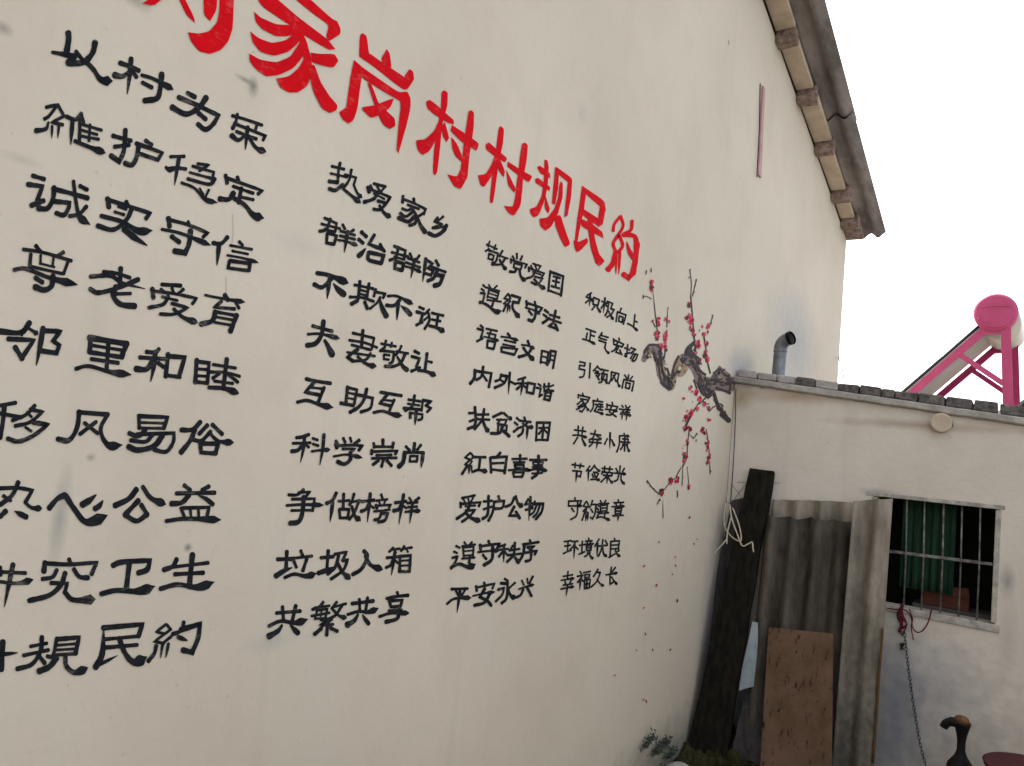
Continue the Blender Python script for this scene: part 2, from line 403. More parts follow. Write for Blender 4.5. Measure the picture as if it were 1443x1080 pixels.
# ------------------------------------------------------------------ brush lettering
# every character is traced stroke by stroke, then laid on the wall as thin paint
def wallpt(x, y, lift): 
    p = gab(x, y); return Vector((GX + lift, p.y, p.z))
def ribbon(P, w, mode, ax=.86):
    P = [Vector((a, b, 0)) for a, b in P]; P = [p for i, p in enumerate(P) if i == 0 or (p - P[i-1]).length > .3]; cuts = [0]
    for i in range(1, len(P) - 1):
        if (P[i] - P[i-1]).angle(P[i+1] - P[i]) > 1.3: cuts.append(i)
    cuts.append(len(P) - 1); C = []
    for a, b in zip(cuts, cuts[1:]):
        q = spline(P[a:b+1], 5); C += q if not C else q[1:]
    L = [0.0]
    for i in range(1, len(C)): L.append(L[-1] + (C[i] - C[i-1]).length)
    tot = max(L[-1], 1e-6); out = []
    sd = random.random() * 100
    left = []; right = []
    n = len(C)
    for i, c in enumerate(C):
        t = L[i] / tot
        tg = (C[min(i+1, n-1)] - C[max(i-1, 0)]).normalized(); mit = 1.0
        if 0 < i < n - 1:
            e1 = (C[i] - C[i-1]).normalized(); tg = (e1 + (C[i+1] - C[i]).normalized()).normalized(); mit = min(1.35, 1 / max(.4, tg.dot(e1)))
        h = w / 2 * (1 + .16 * noise.noise(Vector((sd, t * tot / w * 1.2, 0))))
        if mode == 'f': h *= (.78 + .75 * math.exp(-((t - .84) / .17) ** 2)) * (1 if t < .86 else max(.06, (1 - t) / .14))
        elif mode == 't': h *= 1.05 - .85 * max(0, (t - .35) / .65) ** 1.5
        elif mode == 'g': h *= .6 + .7 * t            # gathers weight to the end
        else: h *= .92 + .16 * abs(2 * t - 1)
        h *= mit; nr = Vector((-tg.y * ax, tg.x, 0))
        left.append(c + nr * h); right.append(c - nr * h)
    # rounded ends
    def cap(c, tg, h):
        r = []
        for k in range(1, 4):
            a = math.pi * k / 4
            r.append(c + Vector((-tg.y * ax, tg.x, 0)) * h * math.cos(a) + Vector((tg.x * ax, tg.y, 0)) * h * .8 * math.sin(a))
        return r
    V = left + right; Fs = [(i, i + 1, n + i + 1, n + i) for i in range(n - 1)]
    if mode != 'f':
        tg = (C[-1] - C[-2]).normalized(); h = (left[-1] - right[-1]).length / 2 / (ax if abs(tg.y) > abs(tg.x) else 1)
        k = len(V); V += cap(C[-1], tg, h); Fs.append((n - 1, k, k + 1, k + 2, 2 * n - 1))
    tg = (C[0] - C[1]).normalized(); h = (left[0] - right[0]).length / 2 / (ax if abs(tg.y) > abs(tg.x) else 1)
    k = len(V); V += cap(C[0], tg, h); Fs.append((n, k, k + 1, k + 2, 0))
    return V, Fs
def paint(name, strokes, reg, m, lift=.0004, ax=.86, parent=None, wid=1.0):
    ox, oy, s = reg; b = MB(); k = 0
    for st in strokes.split(';'):
        q = st.split()
        if not q: continue
        h = q[0]; mode = h[-1] if h[-1].isalpha() else 'n'
        w = float(h.rstrip('ftgn')); n = [float(a) for a in q[1:]]
        P = list(zip(n[0::2], n[1::2]))
        V, Fs = ribbon(P, w * wid, mode, ax)
        b.add([wallpt(ox + v.x / s, oy + v.y / s, lift + k * .00008) for v in V], Fs); k += 1
    return b.build(name, m, parent or wall)
RA = (0, 0, 3.6); RB = (0, 250, 3.6); RC = (0, 520, 3.6); RD = (0, 780, 3.6)
RK = (620, 330, 4.8); RL = (620, 500, 4.8); RM = (620, 680, 4.8)
RG = (360, 200, 4.8); RH = (360, 420, 4.8); RI = (360, 640, 4.8); RJ = (360, 800, 4.8)
black = [
(RA, '28 346 168 348 200 338 262;22g 264 266 320 276 380 290;18 385 262 415 300 440 322;26g 445 318 395 322 345 318;26 482 216 470 268 436 312;26f 440 318 475 355 512 405 572 412'),
(RA, '20 608 320 650 335 705 360;22t 665 298 658 380 645 478;22g 655 362 622 388 580 382;18 672 362 692 392;20f 718 382 780 402 880 456;24 820 376 812 450 795 500 732 512;18 722 420 770 445'),
(RA, '20 950 472 990 494;24 1046 496 1010 545 945 580 872 545;20 905 494 990 530 1108 586 1080 632 1042 658 1003 630;20 1006 574 1044 606'),
(RA, '14 1178 588 1240 605 1330 636;14 1204 580 1196 622;14 1306 626 1294 664;18 1196 622 1180 652;14 1200 632 1345 690 1334 712;14 1198 668 1300 706;18t 1256 645 1250 700 1244 760;18g 1240 690 1208 712 1174 688;20f 1260 692 1298 750 1350 772'),
(RA, '15 234 545 292 532 250 588 225 605;15 292 532 325 590 262 622 318 634;18g 245 622 232 655 182 664;12t 264 640 262 702;12t 298 640 292 704;18 412 578 382 608 336 592;20t 368 604 358 735;16 405 600 402 712;14 412 580 424 622;13 404 628 515 662;12 408 660 492 684;12 404 690 500 708;22f 378 716 440 742 535 778;13 455 634 450 716'),
(RA, '18 572 690 665 715;22 636 660 628 765 604 820 562 790;18 580 746 655 736;20 738 714 768 736;22 704 736 692 800 668 838 632 828;17 690 728 822 776 800 812 712 782'),
(RA, '14 864 796 935 794;14 848 858 884 852 944 858;18t 908 800 898 860 885 940;14 896 850 862 868 842 850;12 908 850 940 862;13 1002 832 1060 838 1010 868;13 976 844 1084 874 1075 922;12 962 876 1066 904;15 952 908 1060 936 1090 908;16f 920 928 985 955 1040 1012 1105 1030;11 1012 958 1030 988;12 1058 965 1040 1002'),
(RA, '16 1204 900 1214 924;18 1144 890 1152 930;15 1150 904 1330 968 1308 986;14 1182 946 1285 982;18 1224 955 1210 1030;14 1218 1000 1285 1014;22 1184 980 1160 1012 1114 1010;24f 1186 1006 1240 1040 1285 1092 1340 1108'),
(RB, '18 165 -8 225 10;20 140 36 215 46 188 120;22 158 144 222 118;20 268 58 360 82 445 106;22 274 52 268 110 240 158 194 158;20 270 122 352 130 345 162 322 192 284 182;22f 372 20 384 120 404 200 458 242;17 438 148 402 186 352 198;18 404 44 442 64'),
(RB, '18 640 124 652 146;22 545 108 552 152;18 552 116 655 148 760 182 740 210;14 600 148 640 162;14 582 176 628 190;24f 512 196 620 226 700 272 775 270;20 668 160 640 216 575 266 494 246;26t 628 262 680 305 745 346'),
(RB, '16 954 226 962 246;22 854 208 860 250;16 858 216 950 240 1052 282 1030 304;18f 820 264 920 286 1070 346;24 966 272 958 340 938 384 884 374;20 870 300 910 330'),
(RB, '18 1154 304 1122 336 1080 334;20t 1112 336 1100 446;14 1214 328 1230 344;12 1168 346 1278 366;11 1178 374 1258 390;13f 1152 396 1230 410 1312 434;15 1164 424 1156 460 1258 474;17 1166 424 1268 438 1262 474'),
(RB, '18 182 348 204 376;18 322 380 290 402;15 118 366 220 382 362 424;17 156 390 150 452;15 346 424 322 490;12 206 396 204 440;12 272 402 266 450;13 160 454 320 490;10 204 438 276 456;22f 70 470 130 464 250 510 395 546;24 268 500 260 552 222 572 176 556;20 178 510 215 534'),
(RB, '16 524 480 580 485 660 510;22 612 462 608 545;18t 458 504 560 500 620 536 735 566;20 702 518 600 560 500 586 456 566;24 588 556 574 600 610 644 684 654;15 662 590 588 592'),
(RB, '17 820 544 918 550;15 815 568 838 586;14 872 562 880 584;15 930 568 906 590;20 772 566 778 612;14 780 578 880 590 996 614 976 642;12 822 606 900 626;17 852 604 828 644 754 662;15 870 640 952 662 884 694 812 694;22f 880 668 930 712 1004 738'),
(RB, '20 1140 598 1156 622;15f 1040 598 1120 614 1245 634;15 1124 630 1086 660 1190 668;14 1190 626 1212 664;22 1092 682 1076 728 1018 746;14 1088 682 1200 702;22 1200 700 1184 740 1168 782;12 1092 708 1190 726;12 1088 736 1182 752'),
(RB, '24 150 738 105 788 0 782;18f 142 764 194 798;14 96 786 112 800;20 40 820 172 826 112 914;22 76 862 112 920;24t 218 765 202 860 184 954;20 212 778 306 782 268 830 300 852 286 892 206 880'),
(RB, '24 452 814 646 846;22 460 812 454 888;24 642 846 616 912;14 462 852 622 878;18 458 888 612 912;20 550 832 540 975;17 462 922 600 942;22f 384 972 450 958 560 988 668 1002'),
(RB, '18 806 872 788 888 742 886;17 708 914 838 922;22t 788 886 780 960 764 1036;24 774 934 742 974 688 972;18 802 942 832 964;20 852 896 840 1012;20 852 908 936 914 908 1010;16 842 1004 914 1014'),
(RB, '20 998 926 990 1042;17 1002 936 1060 942 1052 1046;13 996 972 1054 976;13 992 1006 1052 1010;16 990 1038 1052 1044;13 1080 950 1196 968;20 1150 922 1132 1074;13 1066 988 1140 990 1216 1010;15 1112 996 1078 1020;15 1158 1000 1206 1040;13 1086 1034 1180 1046;22f 1058 1066 1140 1072 1212 1098'),
(RC, '17 0 186 80 172;22 22 190 14 270 0 350;17 0 226 108 246;17 176 186 132 232 62 262;16 152 206 216 218 152 270 76 290;13 136 220 160 244;19 168 272 242 282 170 338 95 368 38 354;13 128 296 158 316'),
(RC, '22 402 216 390 300 350 362 292 356;20 396 220 548 232;24f 544 232 510 310 548 386 622 386;17 488 268 404 332;17 428 274 496 328'),
(RC, '17 704 236 706 302;18 706 240 850 246 830 302;12 708 272 832 276;13 706 300 830 302;20 738 306 702 342 654 326;17 694 332 882 326 878 372 842 420 780 410;18 772 336 736 370 662 362;24 822 340 780 392 700 412 650 394'),
(RC, '20 1016 270 976 308 918 310;22 988 310 966 362 918 424;18 1052 286 1010 330;18 1076 282 1128 332;17 1068 318 1022 364 980 360;20f 1062 324 1108 366 1186 374;18 1014 374 1020 424 1092 430;20 1018 378 1106 380 1092 430'),
(RC, '17 0 606 90 604 164 616 128 678;20f 126 676 160 704 214 708;20 92 576 62 640 0 690;16 16 644 54 668;22 0 750 28 722;24t 134 752 74 722'),
(RC, '24 250 706 290 660 330 640;32f 332 642 378 712 440 778 546 742;26t 416 690 452 668 488 638;24t 480 710 502 696 522 668'),
(RC, '24 692 612 652 660 582 694;26f 724 598 766 656 842 688;22 702 668 634 740;22 634 740 692 772 746 738;20 746 738 716 690'),
(RC, '18 934 590 966 616;18 1060 596 1024 616;17 894 632 1090 628;22 958 640 922 678 868 684;20t 1080 688 1045 660 1006 642;16 918 706 940 764;16 924 706 1060 702 1046 762;13 964 712 970 762;13 1006 712 1008 762;22f 842 772 940 760 1122 766'),
(RD, '16 0 94 130 100;20f 0 144 90 152 170 132;22t 66 56 44 160 22 270;18 0 70 2 110'),
(RD, '20 350 30 360 56;24 228 46 222 92;18 226 50 350 56 490 46 464 106;18 288 84 266 120 214 130;20 374 80 402 118 446 124;22 330 100 308 160 250 212 146 240;17 258 150 340 152 328 196;28f 328 196 372 236 484 232'),
(RD, '22 572 62 620 44 760 36 746 82 700 100;24 656 50 640 184;28f 512 206 590 188 700 192 788 166'),
(RD, '20 896 30 876 66 830 84;15 852 72 1056 48;17 886 106 1032 98;24 976 6 960 166;26f 812 180 900 158 1000 172 1088 144'),
(RD, '17t 0 514 90 504;26 14 448 6 590'),
(RD, '15 154 472 238 456;16 118 518 246 490;20 212 424 206 492 162 562 86 586;20 194 516 226 556;17 288 430 268 518 238 522;20 286 436 400 426 382 508;12 286 466 388 458;12 282 490 384 484;15 268 516 382 508;26 286 530 250 574 196 598;26f 330 520 336 572 380 604 446 578'),
(RD, '22 522 378 722 360 702 420;15 530 436 702 420;26t 484 578 518 510 526 380;16t 488 572 596 518;17 528 478 696 464;30f 604 430 634 506 680 552 746 524'),
(RD, '13 842 360 792 398 836 408;13 846 362 866 386 782 448 832 456;13 868 422 820 460;18 792 468 782 508 752 546;13t 824 464 814 532;14t 854 458 840 530;17 932 348 920 390 874 410;22 916 388 1014 358 1004 430 974 502 926 490;20t 902 424 950 442'),
(RG, '16 516 166 600 186;18 572 144 562 196 556 270;14 508 214 620 240;22 498 268 556 276;14 604 222 680 242 664 292;18f 664 292 690 350 722 382;22 498 318 540 328 590 290;16 648 190 632 260 590 318;22f 592 318 650 366 712 416'),
(RG, '17 800 284 880 304;15 778 296 790 322;14 824 304 838 330;14 872 308 850 336;22 760 308 768 342;16 766 318 840 346 912 376 892 404;12 800 350 872 388;20 822 350 800 386 734 408;18 826 400 886 416 842 458 798 456;22f 838 432 872 484 918 512'),
(RG, '18 1070 386 1072 408;18 998 368 994 410;15 1000 388 1080 420 1150 456 1138 490;14 1028 426 1106 456;16 1062 444 1030 464 992 452;18 1056 450 1086 502 1078 552 1040 566;18 1058 478 1016 506 978 484;22 1072 510 1030 540 966 514;16 1134 484 1096 508;22g 1094 506 1116 566 1146 610'),
(RG, '16 1232 514 1212 540 1262 558 1198 584;15 1270 506 1226 544;22 1292 566 1268 606 1216 636 1170 618;14 1212 586 1296 570'),
(RG, '16 466 516 548 552 540 604;15 446 556 572 588;18 506 522 480 592 432 606;14 466 590 540 610;18 484 620 480 684 530 694;18 486 616 548 636 530 694;17 590 562 604 590;17 664 596 636 616;15 574 604 672 632;15 570 636 672 660;16f 556 664 620 676 694 704;20t 622 606 600 748'),
(RG, '22 716 610 750 642;22 698 660 728 686;26t 696 774 716 756 746 720;20 804 630 766 692 862 730;18 842 694 872 742;22 764 748 766 798 850 822;22 768 748 866 770 850 822'),
(RG, '17 938 706 1014 736 1004 792;15 922 748 1032 778;17 966 712 950 780 906 802;14 938 778 1006 798;20 946 812 942 856 990 870;20 948 808 1002 826 990 870;16 1044 756 1056 784;16 1108 770 1086 800;14 1030 788 1108 816;14 1016 816 1112 850;16f 1008 842 1060 856 1124 884;18t 1076 794 1050 922'),
(RG, '20t 1152 790 1142 870 1130 948;16 1152 798 1198 824 1164 856 1202 872 1186 902 1152 892;18 1220 804 1238 838;16 1190 846 1286 882;20 1232 864 1206 920 1164 942;24 1214 898 1268 908 1246 960 1208 974'),
(RG, '30f 414 888 500 904 630 958;24 522 918 452 984 396 964;24t 500 930 485 1060;32t 600 1034 560 1000 526 958'),
(RG, '16 670 968 796 994;20 706 944 696 1060;18 768 960 752 1062;13 700 1000 760 1016;13 696 1026 756 1042;16 638 1050 720 1054 800 1080;22 690 1074 648 1098;20 738 1084 756 1128;16 812 998 800 1046;16 804 1014 876 1028 862 1056;14 842 1052 820 1090 772 1130;26g 838 1066 856 1124 884 1178'),
(RG, '20f 894 1044 960 1046 1068 1100;20 976 1072 936 1108 884 1106;22t 966 1076 956 1208;26t 1048 1168 1020 1138 982 1108'),
(RH, '16 1108 62 1138 76;18 1090 94 1132 106 1116 162;17 1088 184 1128 164;13 1176 78 1142 112;16 1164 88 1176 150 1144 210;12 1170 126 1138 152;15 1192 102 1270 120;14 1192 146 1250 158;16 1236 110 1222 196;22f 1176 188 1232 204 1280 232'),
(RH, '20 386 190 520 226;20f 354 246 440 244 572 276;26 460 158 446 250 406 308 346 322;30g 468 288 492 330 518 384'),
(RH, '16 658 238 802 272;15 634 286 740 304 822 336;15 650 318 780 352;20 726 220 716 336;14 802 274 784 350;20 692 348 656 372 622 402 660 428;16 778 376 742 420 650 428;22f 690 398 752 448 820 464;14 620 368 806 394'),
(RH, '14 850 310 950 328;15 882 290 874 332;14 922 304 914 332;16 874 334 842 360;16 850 356 936 366 928 428 904 446;13 868 384 868 414 902 418;13 870 384 906 388;14 986 326 966 366 944 388;14 952 362 1032 376;18 1012 378 982 438 930 464 876 462;20g 958 398 996 462 1026 488'),
(RH, '18 1076 360 1106 376;17 1056 396 1110 410 1088 466;17 1054 496 1112 472;18 1160 376 1146 492;14 1156 426 1192 436;22f 1100 490 1156 498 1222 528'),
(RH, '20 342 548 400 562 508 578;20 398 570 336 638 430 656;14 358 604 464 616;20 464 606 424 706;24f 282 706 350 694 440 724 528 742'),
(RH, '20 622 602 612 706;17 622 606 686 622 668 716;13 616 640 676 652;13 612 676 672 686;20 576 712 664 728;17 694 656 792 678 776 746 712 772;20 752 616 732 690 694 740 638 774'),
(RH, '18 846 638 988 662;18 894 652 840 714 920 732;13 862 690 938 698;17 938 690 904 768;22f 798 776 860 766 930 788 994 798'),
(RH, '15 1034 688 1114 700;17 1076 660 1062 730 1012 762;13 1030 716 1108 728;17 1002 746 1116 756;15 1132 690 1122 764;16 1130 692 1188 700 1150 728 1186 746 1160 772;18 1046 776 1046 812;14 1048 778 1128 788 1124 818 1100 826;20t 1088 758 1078 860'),
(RH, '20 362 924 318 940 276 946;16 252 984 372 980;20t 332 940 322 1030 304 1114;22 322 990 286 1030 244 1038;16 336 990 360 1010;16 386 950 420 962;16 388 988 424 1000;18f 380 1038 440 1030 506 1026;20t 462 924 454 1020 434 1130'),
(RH, '18 544 968 560 992;18 594 950 606 976;16 640 946 648 974;20 702 962 668 990;22 542 990 550 1014;17 552 1000 640 996 722 1000 698 1030;15 588 1022 672 1020 640 1048;22 640 1046 640 1094 600 1124 554 1108;17f 528 1072 620 1060 724 1082'),
(RH, '20 862 960 862 1004;17 800 984 802 1012;16 800 1006 926 1008;18 932 980 926 1012;18 786 1030 784 1056;16 782 1040 958 1034 944 1058;14 816 1064 920 1062;15 786 1086 954 1082;18 866 1088 852 1140;18 832 1100 794 1128;18 888 1100 918 1134'),
(RH, '20 1076 984 1070 1036;17 1018 1006 1042 1032;17 1118 996 1094 1028;26 1010 1046 998 1110 968 1142;16 1010 1046 1136 1046;22t 1134 1046 1128 1090 1120 1148;14 1046 1070 1042 1106 1090 1106;14 1048 1070 1096 1070 1090 1106'),
(RI, '18 326 240 282 276 224 276;16 290 262 368 256 342 286;16 246 306 400 302 386 386;20f 210 348 320 342 464 346;15 242 382 386 380;26 326 290 316 400 290 458 232 468'),
(RI, '20 546 264 522 312 480 334;22t 522 326 514 390 504 458;15 560 320 636 314;18 596 270 592 372;17 566 376 572 432 624 432;17 568 374 632 374 624 432;17 666 270 652 318 634 342;14 646 326 706 312;16 696 326 668 396 634 442;22f 650 354 672 418 712 452'),
(RI, '18 718 322 802 312;20t 776 268 768 360 756 462;20 766 342 746 374 714 388;15 776 348 800 366;15 850 274 858 300;13 816 316 892 306;12 834 320 842 340;12 878 316 868 338;18 814 346 820 366;14 812 352 914 342 902 362;13 800 388 908 376;16 852 386 838 432 804 446;18 850 402 894 402 874 448 830 460'),
(RI, '18 944 330 1018 320;20t 1002 274 988 360 970 474;22 988 342 968 374 934 384;14 1000 352 1020 366;15 1040 296 1052 316;17 1106 296 1080 318;15 1026 332 1096 326;14 1030 360 1092 356;18f 1012 392 1060 386 1118 384;17t 1062 328 1042 470'),
(RI, '22 148 712 244 710;22 212 660 206 784;28t 136 826 190 792 248 768;20 306 654 318 686;16 246 706 382 690;18 260 726 276 766;20 346 710 320 790;24f 196 836 262 812 340 826 414 806'),
(RI, '20 442 702 528 694;20 492 654 482 788;26t 424 806 474 788 522 764;17 534 678 616 662 588 722;18 588 722 622 716 592 786 510 846;20 562 684 540 762 486 812;26f 556 740 590 800 644 848'),
(RI, '22 734 656 756 694 718 776 656 816;28f 744 690 780 752 862 782'),
(RI, '15 932 634 904 662;14 918 648 976 640;12 944 650 950 668;15 1006 624 984 656;14 994 642 1058 632;12 1022 646 1030 662;16 888 702 966 694;18t 942 664 932 740 918 820;17 930 712 912 752 882 768;14 940 718 962 736;18 976 690 974 796;17 976 692 1048 686 1040 796;12 978 722 1042 718;12 976 756 1040 752;16 974 794 1042 794'),
(RJ, '20 140 308 304 294;20 182 264 190 362;22 272 258 246 370;26f 90 396 170 362 270 374 356 348;28g 178 392 150 430 88 466;28t 288 444 262 418 232 384'),
(RJ, '17 458 234 430 266 384 284;14 400 272 500 258;15 412 290 486 280 472 340;15 378 328 500 306;13 416 286 402 346;13 400 346 480 342;11 446 290 440 330;16 548 234 514 278;14 520 268 612 244;17 582 260 540 322 484 352;20f 524 286 566 326 618 342;15 440 354 496 360 432 388 524 384;15 516 350 448 400;20 486 386 480 456;22 444 412 398 450;20 506 408 552 430'),
(RJ, '20 652 244 798 226;18 702 214 706 302;18 758 204 744 300;22f 622 318 700 296 760 302 834 274;26g 692 318 668 358 620 388;24t 764 378 742 350 722 316'),
(RJ, '18 958 168 968 192;18 886 210 950 196 1032 188;18 904 226 916 266 980 262;18 906 226 992 220 980 262;14 900 292 988 282 958 308;22f 836 332 920 308 1042 308;22 968 300 956 346 880 368'),
(RK, '12 316 70 386 102;12 336 50 326 84;12 376 74 366 104;12 332 100 308 116;13 330 110 392 132 378 184 352 196;12 332 132 326 166 356 176;11 334 134 364 146 356 176;13 422 114 400 152;11 400 146 458 166;14 442 162 410 204 350 206;19f 402 174 426 215 450 246'),
(RK, '14 520 134 520 166;13 490 150 502 172;13 556 150 544 176;14 478 168 480 194;12 480 176 588 206 574 228;12 502 196 498 226 544 242;12 502 196 554 212 544 242;16 516 232 504 256 472 254;19f 538 240 546 286 580 322'),
(RK, '12 628 200 672 214;11 614 214 626 234;11 644 214 652 236;11 682 216 666 240;14 600 226 602 252;12 602 232 704 266 690 288;10 626 256 682 276;14 642 256 622 288 586 300;13 640 288 694 302 656 342 618 326;20f 636 306 672 346 714 374'),
(RK, '14 746 250 732 386;15 746 256 834 286 818 418;13 732 380 820 412;12 766 286 812 300;12 762 316 806 328;13 754 352 806 368;13 790 290 780 360'),
(RK, '11 330 344 342 364;11 386 350 364 370;11 308 360 402 386;12 332 374 320 430;12 334 378 396 400 384 442;9 328 400 386 418;10 322 424 380 440;11 318 446 412 458;14 366 440 352 486;12 290 344 306 360;12 278 370 298 386;13 274 400 302 402 290 450 268 468;20f 268 458 318 480 376 524 418 518'),
(RK, '12 462 404 434 436 466 446;12 466 410 476 436 430 470 466 482;12 476 454 448 482;14 446 480 428 522;10t 460 486 452 538;10t 470 482 472 528;16 484 414 542 432 530 466 494 460;20f 494 456 490 500 516 540 540 570'),
(RK, '14 640 458 646 478;16 584 454 588 484;14 588 466 690 500 674 524;15f 578 498 630 514 680 544;18 652 488 642 560 622 590 598 580;14 600 520 622 546'),
(RK, '16 708 514 732 532;15 698 544 720 560;17 694 602 716 588 738 568;14 742 546 808 566;16 782 518 766 602;14 728 570 818 602;15 766 602 734 622 792 642;16 780 612 796 652'),
(RK, '15 274 618 292 636;14 252 640 292 652 276 702;15 250 726 288 706;13 312 640 386 656;13 346 650 330 696;12 318 670 376 682 370 708;14f 296 694 340 704 400 724;14 322 720 318 768 362 778;14 322 720 374 732 362 778'),
(RK, '17 458 674 472 692;15f 412 694 470 702 534 722;12 436 718 512 736;12 426 746 506 762;15 416 766 416 796 502 816;14 416 766 522 778 502 816'),
(RK, '17 594 724 602 748;15f 552 750 596 756 642 778;18 626 764 592 812 532 832;22f 564 770 594 812 638 858'),
(RK, '14 690 788 680 872;13 692 790 732 800 722 882;11 688 826 724 836;12 680 864 722 874;15 748 790 742 850 724 886;14 750 790 784 796 764 908;11 748 820 776 826;11 745 850 772 856'),
(RK, '20 236 920 232 975 204 1012;17 236 926 348 942 330 1036;16 292 898 280 962 246 988;15 284 944 316 992'),
(RK, '15 416 950 402 984 374 996;17 410 956 454 962 432 1010 370 1040;13 408 986 432 1002;16t 472 938 462 1084;14 466 994 512 1016'),
(RK, '14 578 970 528 986;13 518 1010 598 1010;16t 562 984 546 1092;16 552 1020 518 1050;13 564 1026 586 1042;15 592 1006 586 1070 630 1080;15 592 1006 642 1016 630 1080'),
(RL, '13 664 198 682 212;12 654 224 682 230 670 286 692 270;13 706 198 704 248 728 236;13 736 194 736 236 768 246;11 698 220 726 214;11 744 216 768 206;15 716 252 704 300 740 310;15 716 252 752 258 740 310;11 708 278 744 282'),
(RL, '15 196 396 244 394;18 236 354 238 470 188 502;15 200 452 252 430;14 254 406 328 404;14 244 436 334 440;16 298 368 284 440 234 504;22f 288 442 304 484 330 528'),
(RL, '17 418 394 358 422;20f 430 394 456 418 488 442;13 384 440 452 440 440 468;12 412 436 388 468;14 396 470 390 522;14 396 470 452 480 446 524;18 422 486 402 530 344 532;20 430 516 468 552'),
(RL, '15 520 428 538 446;15 504 458 524 476;16 498 522 526 500;14 570 424 576 442;13 538 446 614 456;13 598 456 562 484 522 498;18f 560 466 594 488 634 490;15 562 500 556 530 528 552;15t 592 496 586 572'),
(RL, '15 656 458 650 582;16 656 460 744 460 728 580;14 650 576 730 578;13 670 496 732 494;14 700 474 692 562;13 696 500 668 536;13 702 506 728 532'),
(RL, '13 206 664 168 696 202 710;13 212 670 222 696 168 742 200 752;12 216 722 196 752;17 182 756 148 808;13t 196 760 196 808;12t 212 752 214 802;15 228 692 308 694;16 272 694 262 782;20f 222 792 260 780 322 792'),
(RL, '17 408 664 384 692;16 340 696 346 798;17 346 696 452 690 436 802;14 346 736 430 732;15 346 776 434 786'),
(RL, '17 542 680 542 732;14 488 706 588 704;13 498 728 572 728;14 506 746 510 766 560 766 566 746 506 745;17f 462 782 540 776 618 782;14 494 796 500 826 556 826;14 494 796 566 796 556 826'),
(RL, '14 608 712 722 712;12 630 726 636 746 692 746;12 630 726 696 726 692 746;18 666 684 662 796 622 836;17f 596 786 650 774 730 786;11 624 760 696 762;12 622 804 692 800'),
(RM, '14 148 106 236 88;12 158 114 168 132;12 190 110 196 130;12 224 104 210 130;16 138 138 140 168;15 140 146 272 134 262 162;12 170 162 238 156;18 202 150 176 200 112 246;15 172 192 238 186 196 232 148 266;24f 172 202 206 238 276 264'),
(RM, '14 294 130 352 124;18 328 92 322 214 286 248;14 294 182 352 164;16 396 94 402 116;17 366 130 356 200 328 258;16 366 132 434 124 420 172 364 178'),
(RM, '17 502 104 482 146 442 166;22f 512 94 528 142 564 166;17 502 164 468 226 532 224;18 514 198 538 242'),
(RM, '14 596 114 574 152;13 578 150 628 140;17t 612 98 600 258;14 578 186 628 174;13 642 128 616 176;17 634 146 698 144 686 200 648 248;13 652 154 634 200 608 220;13 674 154 656 206 628 236'),
(RM, '13 164 404 176 422;13 216 404 200 422;13 148 432 238 420;13 156 440 160 500;13 160 440 228 434 222 496;10 160 466 220 460;11 160 496 222 490;13 148 516 234 508;17 202 500 196 546;14 108 430 132 442;14 94 468 114 478;15 84 510 118 500 102 540 74 582;24f 74 574 130 552 190 572 242 552'),
(RM, '17 328 398 336 418;19 272 424 274 452;16 274 432 402 414 386 444;17f 256 472 330 464 404 462;20 356 438 350 520 296 560;16 290 490 312 518'),
(RM, '14 442 420 398 436;13 398 456 462 450;17t 432 428 430 540;15 426 464 398 502;13 436 466 456 492;13 492 428 470 462;13 468 460 538 450;14 462 492 548 482;16 506 408 496 490 452 538;22f 496 488 512 515 536 544'),
(RM, '15 608 392 614 414;16 562 420 668 404;18 572 420 560 490 528 544;12 590 436 642 430 604 456;11 588 440 628 462;15 578 476 654 462 640 488;17 616 466 612 520 578 534'),
(RM, '16 78 722 188 718;15 108 734 122 762;15 168 730 148 762;20f 46 822 100 786 214 780;19t 136 720 126 800 114 882'),
(RM, '16 298 678 306 702;17 244 702 248 732;14 246 712 368 684 354 718;19 302 720 268 776 318 800 346 832;19 336 754 300 812 232 832;15f 222 768 300 750 374 740'),
(RM, '16 438 652 458 668;17 412 682 458 686 450 782 416 818;15 392 726 432 714 420 760 376 806;13 508 678 460 722;22f 454 714 478 764 514 786'),
(RM, '15 554 664 566 692;15 590 652 594 682;16 628 636 604 682;16f 532 722 590 702 640 690;18 562 724 546 760 516 778;20 590 714 618 768'),
(RK, '12 1025 398 995 415;12 988 425 1032 441;14t 1016 402 1010 492;12 1010 442 984 466;12 1020 445 1032 456;12 1040 428 1035 476;12 1040 430 1078 445 1066 486;12 1035 474 1066 484;12 1045 490 1028 512;15g 1060 490 1082 526'),
(RK, '12 1094 455 1132 470;14t 1116 433 1105 534;12 1110 470 1090 502;12 1118 478 1131 490;12 1130 455 1168 470 1154 505;12 1154 505 1178 512 1156 546 1128 562;12 1142 460 1132 520 1116 552;15f 1134 510 1152 546 1174 584'),
(RK, '12 1226 503 1215 530;12 1200 525 1191 592;12 1200 527 1258 548 1240 610;12 1212 556 1209 590 1232 597;12 1212 556 1238 563 1232 597'),
(RK, '12 1319 546 1310 626;12 1315 588 1334 596;15f 1268 605 1300 622 1340 658'),
(RK, '12 988 640 1052 664;12 1021 650 1012 722;12 1020 684 1044 692;12 996 670 988 712;15f 964 710 1010 724 1054 748'),
(RK, '12 1096 668 1074 702;12 1085 684 1138 700;12 1085 705 1126 718;12 1075 720 1122 736 1114 770;15f 1114 768 1126 792 1148 810'),
(RK, '12 1210 704 1213 720;12 1174 708 1175 734;12 1177 717 1242 745 1232 762;12 1174 745 1232 764;12 1200 735 1185 780 1160 796;12 1206 764 1189 800 1220 809;12 1215 784 1230 817'),
